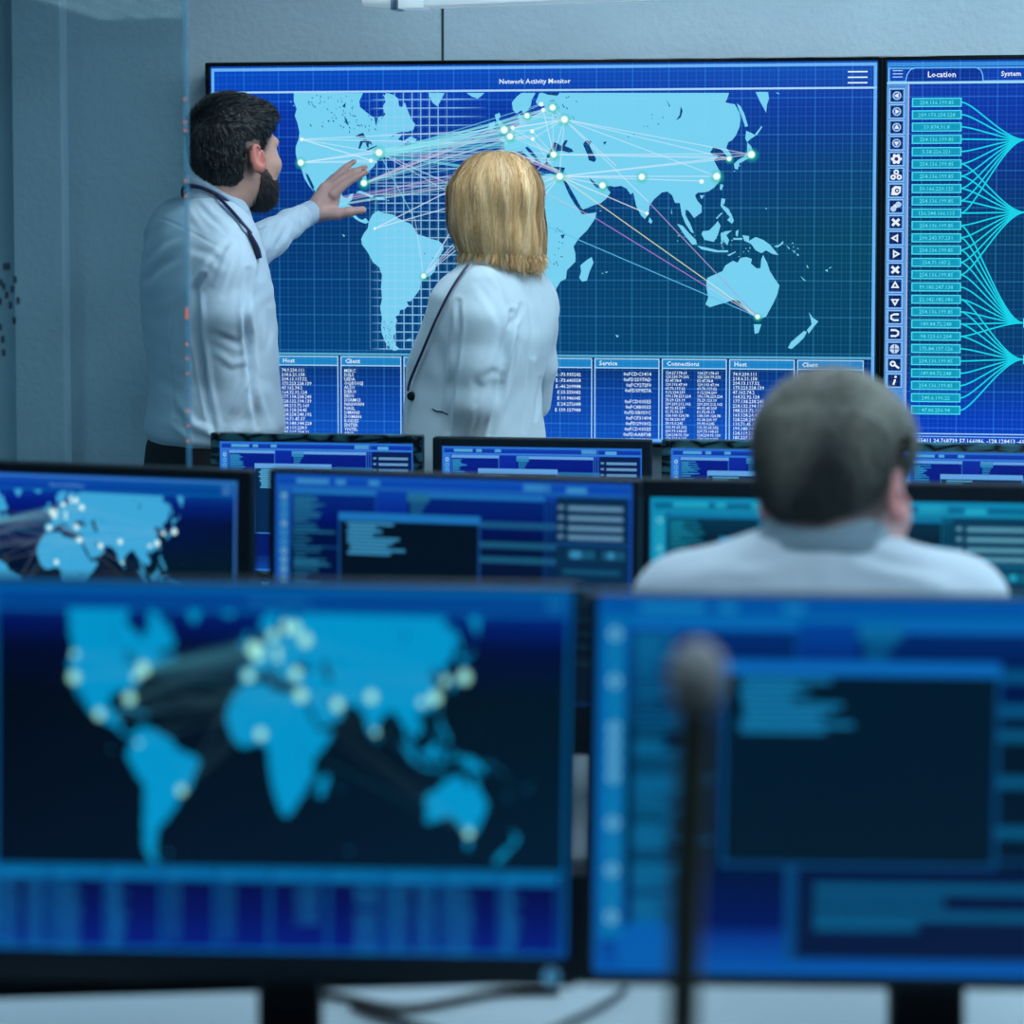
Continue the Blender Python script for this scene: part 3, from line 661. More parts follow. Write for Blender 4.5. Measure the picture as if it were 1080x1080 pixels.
struct('trim_2', MB().box(xa, xb, WALL_Y - .05, WALL_Y, 0, ZC, .004), M['wall'])
struct('baseboard_back', MB().box(X0, X1, WALL_Y - .012, WALL_Y, 0, .09, .003), M['desk_leg'])

# glass partition on the left of the frame
gp = V(199.5, 250, 3.62); GX, GY = float(gp[0]), float(gp[1])
gl = empty('glass_partition', (GX - .9, GY, 0)); tag(gl, 'clear teal-tinted glass partition at the left, its bright vertical edge crossing the bearded man', 'glass partition')
def pane():
    mb = MB(); mb.box(-2.1, .9 - .007, -.005, .005, 0.02, ZC - .02); return mb
pane().build('glass_pane', M['glass'], gl)
MB().box(.9 - .0068, .9, -.0055, .0055, 0.02, ZC - .02, .001).build('polished_edge', M['glass_edge'], gl)
mb = MB(); mb.box(-2.1, .9, -.02, .02, 0, .02); mb.box(-2.1, .9, -.02, .02, ZC - .02, ZC); mb.build('channel', M['chrome'], gl)
led_refl = MB()
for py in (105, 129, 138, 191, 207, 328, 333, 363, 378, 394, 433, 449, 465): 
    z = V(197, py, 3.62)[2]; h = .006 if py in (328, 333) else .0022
    led_refl.box(.9 - .0058, .9 - .0012, -.008, -.0056, z - h, z + h, .001)
led_refl.build('led_reflection', M['led_glint'], gl)
dec = MB()
for px, py in ((5, 281), (9, 281), (1, 298), (4, 302), (16, 295), (19, 317), (11, 322), (15, 338), (0, 345), (3, 358), (4, 372), (0, 318), (7, 311), (13, 305)):
    p = V(px, py, 3.55); k = (GY - .006) / p[1]; q = p * 1.0; q[:2] = p[:2] * k; q[2] = 1.57 + (p[2] - 1.57) * k
    dec.box(q[0] - (GX - .9) - .003, q[0] - (GX - .9) + .003, -.0065, -.0052, q[2] - .006, q[2] + .006)
dec.build('dark_dash_decal', M['decal'], gl)

# ceiling light panels with louvres
def light_panel(x, y, label, energy, w=1.2, d=1.2):
    t = empty('ceiling_light_panel', (x, y, ZC)); tag(t, label, 'ceiling light', 'louvred ceiling light panels')
    MB().box(-w / 2, w / 2, -d / 2, d / 2, -.012, -.004).build('diffuser', M['panel_light'], t)
    mb = MB()
    for a, b, c, e in ((-w / 2 - .02, w / 2 + .02, -d / 2 - .02, -d / 2), (-w / 2 - .02, w / 2 + .02, d / 2, d / 2 + .02), (-w / 2 - .02, -w / 2, -d / 2, d / 2), (w / 2, w / 2 + .02, -d / 2, d / 2)):
        mb.box(a, b, c, e, -.022, 0)
    mb.build('frame', M['white'], t)
    mb = MB()
    for k in range(1, 7): mb.box(-w / 2 + w * k / 7 - .022, -w / 2 + w * k / 7 + .022, -d / 2, d / 2, -.0175, -.0135)
    for k in range(1, 7): mb.box(-w / 2, w / 2, -d / 2 + d * k / 7 - .03, -d / 2 + d * k / 7 + .03, -.018, -.013)
    mb.build('louvre', M['desk_leg'], t)
    la = bpy.data.lights.new('panel_lamp', 'AREA'); la.shape = 'RECTANGLE'; la.size = w; la.size_y = d; la.energy = energy; la.color = (.74, .90, 1.0)
    lo = bpy.data.objects.new('panel_lamp', la); COL.objects.link(lo); lo.parent = t; lo.location = (0, 0, -.0126)
    return t

# thin white lamp trunking under the ceiling line, in front of the wall
def trunk():
    a = V(452, 2.5, 4.72); b = V(1090, -18, 4.25)
    t = empty('linear_ceiling_lamp', tuple(a)); tag(t, 'long white linear lamp crossing the very top of the picture above the wall display', 'lamp')
    D = Vector(b - a); 
    ang = math.atan2(D.y, D.x); L_ = D.length; pit = 0
    def T(mb, name, m, par=t):
        o = mb.build(name, m, par, smooth=True); o.rotation_euler = (0, 0, ang); return o
    T(MB().box(0, L_ + .5, -.03, .03, -.012, .045, .006), 'lamp_body', M['lamp_white'])
    T(MB().box(-.065, -.002, -.022, .022, -.014, .03, .004), 'end_bracket', M['lamp_white'])
    T(MB().box(-.083, -.066, -.022, .022, -.016, .028, .003), 'end_cap', M['chrome'])
    T(MB().cyl((-.155, 0, .012), (-.083, 0, .008), .014, .018), 'connector', M['lamp_white'])
    for x in (.15, 1.1): T(MB().cyl((x, 0, .045), (x, 0, ZC - a[2]), .004), 'suspension_wire', M['chrome'])
    return t
trunk()

# ------------------------------------------------------------------ monitors
def make_monitor(label, ink, w, h, bez, center, yaw, desk_z, tilt=0.0, roll=0.0, hm='black', cat='monitor', group=None, logo=None, base=True, neck_w=.06, extra=None, ink_name='ink_desk', depth=.026):
    """ink: mesh of the lit picture; bez = left,right,top,bottom bezel widths"""
    c = Vector(center)
    t = empty('desk_monitor', (c.x, c.y, desk_z), yaw); tag(t, label, cat, group)
    hz = c.z - desk_z
    R = Matrix.Translation((0, 0, hz)) @ Matrix.Rotation(tilt, 4, 'X') @ Matrix.Rotation(roll, 4, 'Y')
    l, r, tp, bt = bez
    mb = MB()
    x0, x1, z0, z1 = -w / 2 - l, w / 2 + r, -h / 2 - bt, h / 2 + tp
    # frame around the glass
    bd = depth
    mb.box(x0, -w / 2, -.006, bd, z0, z1, .003); mb.box(w / 2, x1, -.006, bd, z0, z1, .003)
    mb.box(-w / 2 - .001, w / 2 + .001, -.0058, bd, h / 2, z1, min(.003, tp * .4)); mb.box(-w / 2 - .001, w / 2 + .001, -.0058, bd, z0, -h / 2, .003)
    fr = mb.build('bezel', M[hm], t); fr.matrix_local = R
    mb = MB(); mb.box(x0 + .001, x1 - .001, .0035, bd - .001, z0 + .001, z1 - .001, .002); mb.box(x0 + .03, x1 - .03, bd - .003, .034, z0 + .03, z1 - .03, .006); mb.box(-w * .3, w * .3, .03, .06, -h * .32, h * .3, .012)
    o = mb.build('back_shell', M['black'], t); o.matrix_local = R
    sc_ = link('screen', ink, M[ink_name], t); sc_.matrix_local = R @ Matrix.Translation((0, -.0005, 0))
    zb = hz - h / 2
    mb = MB(); mb.box(-neck_w, neck_w, .05, .075, .012, hz + .02, .006)
    mb.build('stand_neck', M['black'], t)
    MB().box(-.12, .12, *((-.15, .085) if depth < .02 else (-.05, .14)), 0, .014, .006).build('stand_base', M['black'], t)
    if logo:
        lx, lz, lr = logo
        mb = MB(); mb.cyl((lx, -.0062, lz), (lx, -.0078, lz), lr, n=28)
        o = mb.build('round_logo', M['logo'], t); o.matrix_local = R
        mb = MB(); mb.cyl((lx + lr * .08, -.0079, lz + lr * .8), (lx - lr * .02, -.0079, lz - lr * .2), lr * .09, n=6); mb.cyl((lx + lr * .38, -.0079, lz + lr * .25), (lx + lr * .12, -.0079, lz - lr * .85), lr * .09, n=6)
        o2 = mb.build('logo_mark', M['black'], o)
    if extra:
        extra(t, R)
    return t
M['logo'] = mat('silver_badge', srgb(95, 165, 200), .3, emit=(srgb(60, 120, 160), .35))

def px_rect(x0, y0, x1, y1, d):
    c = V((x0 + x1) / 2, (y0 + y1) / 2, d); s = d / F_PX
    return c, (x1 - x0) * s, (y1 - y0) * s

# ---- the two wall displays
I = Ink(); draw_map(I, PAL_WALL); wall_map = I.mesh('wall_map', CW, CH, TVW, TVH)
def wall_tv(x, ink, label, name='wall_display'):
    t = empty(name, (x, TVC[1], TVC[2])); tag(t, label, 'display')
    b = .0085; w, h = TVW, TVH
    mb = MB()
    mb.box(-w / 2 - b, -w / 2 + .004, -.012, .05, -h / 2 - b, h / 2 + b, .003); mb.box(w / 2 - .004, w / 2 + b, -.012, .05, -h / 2 - b, h / 2 + b, .003)
    mb.box(-w / 2, w / 2, -.0118, .05, h / 2 - .002, h / 2 + b, .002); mb.box(-w / 2, w / 2, -.0118, .05, -h / 2 - b, -h / 2 + .002, .002)
    mb.build('bezel', M['black_gloss'], t)
    MB().box(-w / 2 - .005, w / 2 + .005, .006, .06, -h / 2 - .005, h / 2 + .005, .004).build('back_shell', M['black'], t)
    MB().box(-.3, .3, .055, WALL_Y - TVC[1], -.2, .2).build('wall_mount', M['black'], t)
    o = link('screen', ink, M['ink_wall'], t); o.location = (0, -.0005, 0)
wall_tv(TVC[0], wall_map, 'big wall display showing a world map titled Network Activity Monitor')
I = Ink(); draw_links_screen(I)
TV2X = TVC[0] + TVW + .0135
wall_tv(TV2X, I.mesh('wall_links', CW, CH, TVW, TVH), 'big right-hand wall display with Location tab, icon column and fanning cyan links')

# ---- rear row
def desk_ink(P, w, h, seed=1, name='desktop'):
    I = Ink(); draw_desktop(I, P, seed); return I.mesh(name, 1600, 900, w, h, .00025)
DZ_B, DZ_M, DZ_F = .755, .765, .79
rear = [((229, 466, 438, 604), 'bezel_gloss', 'leftmost rear-row monitor with glossy painted-reflection bezel, standing in front of the bearded man'),
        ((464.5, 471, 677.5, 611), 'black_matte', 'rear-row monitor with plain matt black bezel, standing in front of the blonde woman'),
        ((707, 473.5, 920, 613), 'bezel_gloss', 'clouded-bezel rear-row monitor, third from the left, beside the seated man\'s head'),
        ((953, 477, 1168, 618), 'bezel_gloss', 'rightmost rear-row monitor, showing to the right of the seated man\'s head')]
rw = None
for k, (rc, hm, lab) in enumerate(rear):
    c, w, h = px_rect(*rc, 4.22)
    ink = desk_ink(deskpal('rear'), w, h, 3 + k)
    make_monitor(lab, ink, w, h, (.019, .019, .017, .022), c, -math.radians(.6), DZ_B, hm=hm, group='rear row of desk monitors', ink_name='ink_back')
# ---- middle row
c, w, h = px_rect(-113, 499, 258, 731, 3.04)
I = Ink(); draw_map(I, dict(PAL_DESK, land=srgb(60,165,215), la=.28, lcm=.4, nr=1.5, node=srgb(215,250,250), bg=[(0, srgb(20,80,190)), (.06, srgb(10,55,170)), (.12, srgb(3,28,140)), (.2, srgb(0,15,100)), (.4, srgb(0,14,50)), (.7, srgb(0,18,40)), (1, srgb(0,30,110))], text=srgb(90,160,225), frame=srgb(60,120,200)), detail=False)
make_monitor('middle-row monitor at the left edge showing a lit map of Europe, Africa and Asia', I.mesh('map', CW, CH, w, h, .00025), w, h, (.014, .0215, .015, .02), c, -math.radians(2.2), DZ_M, roll=math.radians(.9), group='middle row of desk monitors')
c, w, h = px_rect(283, 503, 668, 740, 3.02)
make_monitor('middle-row monitor in the centre filled with overlapping program windows', desk_ink(deskpal('mid'), w, h, 11), w, h, (.009, .011, .006, .02), c, -math.radians(2.0), DZ_M, roll=math.radians(.6), group='middle row of desk monitors')
c, w, h = px_rect(684, 526, 1088, 770, 3.02)
make_monitor('middle-row monitor with thick dark bezel and cyan windows, behind the seated man', desk_ink(deskpal('cyan'), w, h, 5), w, h, (.018, .018, .026, .025), c, -math.radians(.5), DZ_M, hm='black_matte', group='middle row of desk monitors')
# ---- front row
c, w, h = px_rect(-12, 612, 605, 1011, 1.9)
I = Ink(); draw_map(I, PAL_DESK, detail=False)
c1 = c
make_monitor('large blurred front monitor at lower left showing a blue world map', I.mesh('map', CW, CH, w, h, .0002), w, h, (.012, .0082, .0025, .027), c, math.radians(7.0), DZ_F, depth=.014, roll=math.radians(.85), group='front row of desk monitors', logo=(w / 2 - .014, -h / 2 - .0155, .0078), neck_w=.03)
c, w, h = px_rect(624, 627, 1362, 1036, 1.875)
make_monitor('large blurred front monitor at lower right with one big dark program window', desk_ink(deskpal('front'), w, h, 9), w, h, (.0125, .012, .0025, .011), c, math.radians(7.0), DZ_F, depth=.014, roll=math.radians(.65), group='front row of desk monitors', neck_w=.035)

# ------------------------------------------------------------------ desks
def desk(label, xa, xb, ya, yb, z, name='office_desk', rz=0.0, at=None):
    t = empty(name, at or ((xa + xb) / 2, (ya + yb) / 2, 0), rz); tag(t, label, 'desk', 'white control room desks')
    w, d = (xb - xa) / 2, (yb - ya) / 2
    MB().box(-w, w, -d, d, z - .028, z, .006).build('desktop', M['desk'], t)
    for sx_ in (-1, 1):
        for sy in (-1, 1):
            x = sx_ * (w - .06); y = sy * (d - .06); MB().box(x - .025, x + .025, y - .025, y + .025, 0, z - .028, .004).build('leg', M['desk_leg'], t)
    MB().box(-w + .1, w - .1, d - .09, d - .075, .3, z - .03, .003).build('modesty_panel', M['black'], t)
    return t
def room_xy(px, d): p = V(px, 500, d); return float(p[0]), float(p[1])
bx, by = room_xy(208, 4.2); by2 = room_xy(600, 4.22)[1]
desk('long white desk under the rear row of monitors', bx + .02, 2.6, by2 - .33, by2 + .13, DZ_B)
mx, my = room_xy(540, 3.04)
desk('long white desk under the middle row of monitors', -1.45, 2.0, my - .36, my + .16, DZ_M)
fa = PSI + math.radians(4.5); fu = np.array([math.cos(fa), math.sin(fa)]); fv = np.array([-fu[1], fu[0]])
fe = V(540, 1040, 2.148)[:2] + fu * .25 - fv * .40
desk('white desk at the bottom edge under the front monitors', -1.3, 1.3, -.40, .40, DZ_F, rz=fa, at=(float(fe[0]), float(fe[1]), 0))

# items on the front desk
def cable(name, pts, r, m, label):
    P = []
    pts = [Vector(p) for p in pts]
    for i in range(len(pts) - 1):
        p0 = pts[max(i - 1, 0)]; p1 = pts[i]; p2 = pts[i + 1]; p3 = pts[min(i + 2, len(pts) - 1)]
        for k in range(8):
            t = k / 8; P.append(.5 * ((2 * p1) + (-p0 + p2) * t + (2 * p0 - 5 * p1 + 4 * p2 - p3) * t * t + (-p0 + 3 * p1 - 3 * p2 + p3) * t ** 3))
    P.append(pts[-1]); o = MB().tube(P, r, 8).build(name, m, smooth=True); tag(o, label, 'cable'); return o
def dk(px, py, r=.004):      # point on the front desk top seen at px,py
    q = FW + S_ * ((px - CX) / F_PX) - UP * ((py - CY) / F_PX); p = CAM + q * ((DZ_F - CAM[2]) / q[2]); return (float(p[0]), float(p[1]), DZ_F + r + .0004)
cable('power_cable', [dk(325, 1050), dk(370, 1058), dk(430, 1068), dk(520, 1052), dk(590, 1050)], .004, M['cable'], 'black cable running across the desk from the foot of the left front monitor')
cable('video_cable', [dk(372, 1066), dk(400, 1076), dk(445, 1088), dk(480, 1100)], .0045, M['cable'], 'black cable curling toward the viewer beside the left front monitor stand')
cable('network_cable', [dk(660, 1047), dk(640, 1062), dk(600, 1082), dk(560, 1100)], .0035, M['grey_cable'], 'grey cable slanting over the desk below the gap between front monitors')

# upright stand with a rounded head, close to the camera
p = V(735, 708, 1.36); zt = float(p[2])
st = empty('gooseneck_microphone', (float(p[0]) - .006, float(p[1]), DZ_F)); tag(st, 'blurred slim upright stand with a rounded grey head, before the right front monitor', 'microphone')
H = zt - DZ_F
MB().tube([(-.004, 0, .02), (-.004, 0, H * .35), (0, 0, H * .7), (.006, 0, H - .02)], [.009, .0095, .0105, .0105], 14).build('neck', M['olive'], st, smooth=True)
mb = MB(); mb.tube([(.004, 0, H - .028), (.005, -.001, H - .018), (.006, -.002, H), (.008, -.004, H + .013), (.009, -.005, H + .02)], [.008, .0165, .019, .015, .005], 20); mb.build('foam_head', M['tan'], st, smooth=True)
mb = MB(); mb.tube([(0, 0, 0), (0, 0, .012), (0, 0, .02), (0, 0, .024)], [.05, .05, .03, .009], 28); mb.build('base', M['black'], st, smooth=True)
# ------------------------------------------------------------------ sculpting with distance fields
class Sculpt:
    def __init__(s, lo, hi, h):
        s.h = h; s.lo = np.array(lo, float)
        s.n = np.ceil((np.array(hi) - s.lo) / h).astype(int) + 1
        s.v = np.full(s.n, .06, np.float32)
    def sub(s, lo, hi, m=.03):
        a = np.clip(np.floor((np.array(lo) - m - s.lo) / s.h).astype(int), 0, s.n); b = np.clip(np.ceil((np.array(hi) + m - s.lo) / s.h).astype(int) + 1, 0, s.n)
        if np.any(b <= a): return None
        sl = tuple(slice(a[i], b[i]) for i in range(3))
        g = [(s.lo[i] + s.h * np.arange(a[i], b[i])).astype(np.float32) for i in range(3)]
        X = g[0][:, None, None]; Y = g[1][None, :, None]; Z = g[2][None, None, :]
        return sl, X, Y, Z
    def merge(s, sl, d, k, cut=False):
        a = s.v[sl]; d = d.astype(np.float32)
        if cut:
            d = -d
            if k <= 0: s.v[sl] = np.maximum(a, d); return
            hh = np.maximum(k - np.abs(a - d), 0) / k; s.v[sl] = np.maximum(a, d) + hh * hh * k * .25; return
        if k <= 0: s.v[sl] = np.minimum(a, d); return
        hh = np.maximum(k - np.abs(a - d), 0) / k
        s.v[sl] = np.minimum(a, d) - hh * hh * k * .25
    def cone(s, p, q, r1, r2=None, k=.02, cut=False):
        r2 = r1 if r2 is None else r2; p = np.array(p, float); q = np.array(q, float); R = max(r1, r2)
        r = s.sub(np.minimum(p, q) - R, np.maximum(p, q) + R)
        if r is None: return s
        sl, X, Y, Z = r; d = q - p; L2 = max(float(d @ d), 1e-9)
        t = np.clip(((X - p[0]) * d[0] + (Y - p[1]) * d[1] + (Z - p[2]) * d[2]) / L2, 0, 1)
        D = np.sqrt((X - p[0] - t * d[0]) ** 2 + (Y - p[1] - t * d[1]) ** 2 + (Z - p[2] - t * d[2]) ** 2) - (r1 + (r2 - r1) * t)
        s.merge(sl, D, k, cut); return s
    def chain(s, pts, rad, k=.015):
        for a, b, r1, r2 in zip(pts, pts[1:], rad, rad[1:]): s.cone(a, b, r1, r2, k)
        return s
    def ell(s, c, ax, rad, k=.02, cut=False):
        """ax: 3 unit row vectors, rad: radii along them"""
        c = np.array(c, float); ax = np.array(ax, float); R = max(rad)
        r = s.sub(c - R, c + R)
        if r is None: return s
        sl, X, Y, Z = r; X = X - c[0]; Y = Y - c[1]; Z = Z - c[2]
        q = [(X * a[0] + Y * a[1] + Z * a[2]) for a in ax]
        k0 = np.sqrt(sum((q[i] / rad[i]) ** 2 for i in range(3))); k1 = np.sqrt(sum((q[i] / rad[i] ** 2) ** 2 for i in range(3)))
        s.merge(sl, k0 * (k0 - 1) / np.maximum(k1, 1e-6), k, cut); return s
    def loft(s, secs, R_, F_, k=.02, n=2.2, m=.01):
        """secs: (z, cx, cy, half width along R_, half depth along F_), ascending z"""
        secs = sorted(secs); z = np.array([q[0] for q in secs])
        cols = [np.array([q[i] for q in secs]) for i in range(1, 5)]
        R = max(max(cols[2]), max(cols[3]))
        lo = (min(cols[0]) - R, min(cols[1]) - R, z[0]); hi = (max(cols[0]) + R, max(cols[1]) + R, z[-1])
        sl, X, Y, Z = s.sub(lo, hi); zz = Z[0, 0]
        def smooth(c):
            zf = np.linspace(z[0], z[-1], 160); v = np.interp(zf, z, c); w = 9
            vp = np.pad(v, w // 2, mode='edge'); v = np.convolve(vp, np.ones(w) / w, 'valid'); return np.interp(zz, zf, v)[None, None, :]
        cx, cy, a, b = [smooth(c) for c in cols]
        x = np.abs((X - cx) * R_[0] + (Y - cy) * R_[1]); y = np.abs((X - cx) * F_[0] + (Y - cy) * F_[1])
        q = ((x / a) ** n + (y / b) ** n) ** (1 / n)
        D = (q - 1) * np.minimum(a, b)
        e = np.maximum(Z - z[-1], z[0] - Z) + m
        D = np.where(e > 0, np.sqrt(np.maximum(D + m, 0) ** 2 + e ** 2) + np.minimum(np.maximum(D + m, e), 0) - m, D)
        s.merge(sl, D, k); return s
    def plane_cut(s, p, nrm):
        """remove what lies on the +nrm side of p"""
        g = [(s.lo[i] + s.h * np.arange(s.n[i])) for i in range(3)]
        d = (g[0][:, None, None] - p[0]) * nrm[0] + (g[1][None, :, None] - p[1]) * nrm[1] + (g[2][None, None, :] - p[2]) * nrm[2]
        s.v = np.maximum(s.v, d.astype(np.float32)); return s
    def surface(s):
        v = s.v; ins = v < 0; n = s.n
        c = ins[:-1, :-1, :-1].astype(np.int8)
        tot = np.zeros(n - 1, np.int8)
        for i in (0, 1):
            for j in (0, 1):
                for k in (0, 1): tot += ins[i:n[0] - 1 + i, j:n[1] - 1 + j, k:n[2] - 1 + k]
        act = (tot > 0) & (tot < 8)
        idx = np.argwhere(act); N = len(idx)
        vid = np.full(n - 1, -1, np.int32); vid[act] = np.arange(N)
        acc = np.zeros((N, 3)); cnt = np.zeros(N)
        corner = [(i, j, k) for i in (0, 1) for j in (0, 1) for k in (0, 1)]
        for a in corner:
            for d in range(3):
                if a[d]: continue
                b = list(a); b[d] = 1
                va = v[idx[:, 0] + a[0], idx[:, 1] + a[1], idx[:, 2] + a[2]]; vb = v[idx[:, 0] + b[0], idx[:, 1] + b[1], idx[:, 2] + b[2]]
                m = (va < 0) != (vb < 0); t = np.zeros(N); t[m] = va[m] / (va[m] - vb[m])
                P = np.zeros((N, 3)); P[:] = a; P[:, d] += t
                acc[m] += P[m]; cnt[m] += 1
        pos = s.lo + (idx + acc / cnt[:, None]) * s.h
        faces = []
        for d in range(3):
            e1, e2 = (d + 1) % 3, (d + 2) % 3
            sa = [slice(None)] * 3; sb = [slice(None)] * 3; sa[d] = slice(0, -1); sb[d] = slice(1, None)
            A = ins[tuple(sa)]; B = ins[tuple(sb)]
            E = np.argwhere(A != B)
            E = E[(E[:, e1] > 0) & (E[:, e2] > 0) & (E[:, e1] < n[e1] - 1) & (E[:, e2] < n[e2] - 1)]
            flip = B[E[:, 0], E[:, 1], E[:, 2]]
            def at(o1, o2):
                q = E.copy(); q[:, e1] += o1; q[:, e2] += o2; return vid[q[:, 0], q[:, 1], q[:, 2]]
            q = np.stack([at(-1, -1), at(0, -1), at(0, 0), at(-1, 0)], 1)
            q[flip] = q[flip][:, ::-1]; faces.append(q)
        return pos, np.concatenate(faces)

def vnormals(P, Fc):
    n = np.zeros_like(P)
    fn = np.cross(P[Fc[:, 2]] - P[Fc[:, 0]], P[Fc[:, 3]] - P[Fc[:, 1]])
    for k in range(4): 
        for a in range(3): n[:, a] += np.bincount(Fc[:, k], fn[:, a], len(P))
    return n / np.maximum(np.linalg.norm(n, axis=1, keepdims=True), 1e-12)

def relax(P, Fc, it=2, f=.5):
    e = np.concatenate([Fc[:, [0, 1]], Fc[:, [1, 2]], Fc[:, [2, 3]], Fc[:, [3, 0]]])
    cnt = np.bincount(e[:, 0], minlength=len(P)) + np.bincount(e[:, 1], minlength=len(P))
    for _ in range(it):
        s = np.zeros_like(P)
        for a in range(3): s[:, a] = np.bincount(e[:, 0], P[e[:, 1], a], len(P)) + np.bincount(e[:, 1], P[e[:, 0], a], len(P))
        P = P * (1 - f) + f * s / np.maximum(cnt, 1)[:, None]
    return P

GAIN = 1.5
def folds(P, N, strokes, scale):
    """press creases into cloth. stroke: (points seen at px, height in mm, width in px)"""
    px = proj(P); face = np.clip(-(N @ A_) * 2.5 + .35, 0, 1)
    for pts, amp, w in strokes:
        pts = np.array(pts, float); best = np.full(len(P), 1e9); tt = np.zeros(len(P)); n = len(pts) - 1
        for i in range(n):
            a, b = pts[i], pts[i + 1]; d = b - a; t = np.clip(((px - a) @ d) / max(d @ d, 1e-9), 0, 1)
            dist = np.hypot(*(px - a - t[:, None] * d).T); m = dist < best
            best[m] = dist[m]; tt[m] = (i + t[m]) / n
        g = np.exp(-(best / w) ** 2) - .45 * np.exp(-((best - 1.9 * w) / (w * .9)) ** 2)
        P = P + N * (amp * GAIN * .001 * g * face * np.sin(np.clip(tt, .04, .96) * PI) ** .5)[:, None]
    return P

def mesh_from(name, P, Fc, m, parent=None, attr=None, origin=None):
    me = bpy.data.meshes.new(name)
    if origin is not None: P = P - np.asarray(origin)
    me.vertices.add(len(P)); me.vertices.foreach_set('co', P.astype(np.float32).ravel())
    me.loops.add(Fc.size); me.loops.foreach_set('vertex_index', Fc.astype(np.int32).ravel())
    me.polygons.add(len(Fc)); me.polygons.foreach_set('loop_start', np.arange(0, Fc.size, Fc.shape[1], dtype=np.int32))
    try: me.polygons.foreach_set('loop_total', np.full(len(Fc), Fc.shape[1], np.int32))
    except Exception: pass
    me.update(calc_edges=True); me.validate()
    if attr is not None:
        ca = me.color_attributes.new('tone', 'FLOAT_COLOR', 'POINT')
        c = np.ones((len(P), 4), np.float32); c[:, :3] = attr; me.color_attributes['tone'].data.foreach_set('color', c.ravel())
    return link(name, me, m, parent, True)

def frame(theta, lean=(0, 0)):
    """theta: heading, clockwise from straight away"""
    F = math.sin(theta) * S_ + math.cos(theta) * A_; R = math.cos(theta) * S_ - math.sin(theta) * A_
    return F, R, U_.copy()
def rot3(F, R, U, pitch=0, roll=0):
    """pitch>0 nods down, roll>0 tips towards R"""
    F2 = F * math.cos(pitch) - U * math.sin(pitch); U2 = U * math.cos(pitch) + F * math.sin(pitch)
    R2 = R * math.cos(roll) - U2 * math.sin(roll); U3 = U2 * math.cos(roll) + R * math.sin(roll)
    return F2, R2, U3

class Head:
    def __init__(s, c, F, R, U, k=1.0): s.c = np.array(c); s.F = F; s.R = R; s.U = U; s.k = k
    def p(s, r, f, u): return s.c + (s.R * r + s.F * f + s.U * u) * s.k
    def loc(s, P): 
        d = (P - s.c) / s.k; return d @ s.R, d @ s.F, d @ s.U
    def add(s, S, neck_to=None, nr=.056, ears=True, fem=False):
        k = s.k; ax = [s.R, s.F, s.U]
        S.ell(s.p(0, -.012, .045), ax, (.076 * k, .097 * k, .084 * k), .02)
        S.ell(s.p(0, .030, -.015), ax, (.064 * k, .070 * k, .085 * k), .03)
        S.ell(s.p(0, .040, -.060), ax, ((.050 if fem else .055) * k, .048 * k, .040 * k), .03)
        S.ell(s.p(0, .079, -.088), ax, (.024 * k, .018 * k, .016 * k), .025)
        for sg in (-1, 1):
            S.ell(s.p(sg * .043, .066, -.018), ax, (.024 * k, .022 * k, .022 * k), .02)
            S.cone(s.p(sg * .012, .093, .030), s.p(sg * .042, .080, .032), .010 * k, .009 * k, .014)
            S.ell(s.p(sg * .031, .103, .008), ax, (.017 * k, .014 * k, .011 * k), .010, cut=True)
            S.ell(s.p(sg * .031, .081, .007), ax, (.0135 * k, .0125 * k, .0115 * k), .004)
            S.ell(s.p(sg * .011, .107, -.029), ax, (.009 * k, .010 * k, .008 * k), .008)
        S.cone(s.p(0, .094, .022), s.p(0, .114, -.020), .008 * k, .0115 * k, .014)
        S.ell(s.p(0, .094, -.050), ax, (.023 * k, .012 * k, .0055 * k), .006)
        S.ell(s.p(0, .093, -.060), ax, (.020 * k, .012 * k, .0065 * k), .006)
        S.ell(s.p(0, .106, -.0548), ax, (.021 * k, .006 * k, .0014 * k), .002, cut=True)
        if ears:
            for sg in (-1, 1):
                e = [s.R * .80 * sg - s.F * .45 * 1, s.F * .86 + s.R * sg * .42, s.U]
                e[0] = e[0] / np.linalg.norm(e[0]); f = np.cross(s.U, e[0]); e[1] = f / np.linalg.norm(f)
                tilt = .18; u2 = e[2] * math.cos(tilt) - s.F * math.sin(tilt); u2 /= np.linalg.norm(u2)
                e[1] = np.cross(u2, e[0]); 
                S.ell(s.p(sg * .085, -.010, -.004), [e[0], e[1], u2], (.008 * k, .020 * k, .034 * k), .005)
                S.ell(s.p(sg * .092, -.006, .002), [e[0], e[1], u2], (.007 * k, .012 * k, .022 * k), .004, cut=True)
                S.ell(s.p(sg * .078, .000, -.026), ax, (.008 * k, .008 * k, .010 * k), .006)
        if neck_to is not None:
            S.cone(s.p(0, -.030, -.03), neck_to, nr * k, nr * 1.06 * k, .03)
        return s

M['skin'] = mat('skin', srgb(200, 150, 130), .5, attr='tone', bump=(220, .12, .001))
M['shirt'] = mat('white_cotton', srgb(190, 212, 228), .8, bump=(350, .12, .0006), sheen=.2)
M['jacket'] = mat('pale_blue_grey_wool', srgb(178, 200, 212), .85, bump=(500, .25, .0006), sheen=.25)
M['trouser'] = mat('black_cloth', srgb(8, 12, 24), .85)
M['navy'] = mat('navy_silk', srgb(10, 16, 66), .5)
M['hair_dark'] = mat('short_dark_hair', srgb(12, 18, 22), .45, attr='tone')
M['hair_blond'] = mat('blond_hair', srgb(190, 160, 110), .42, attr='tone', spec=.45)
M['shoe'] = mat('black_leather', srgb(6, 8, 12), .35)
M['collar'] = mat('pressed_collar_cotton', srgb(176, 200, 220), .75, bump=(350, .1, .0005))
M['eye'] = mat('eye_white', srgb(210, 215, 215), .2)

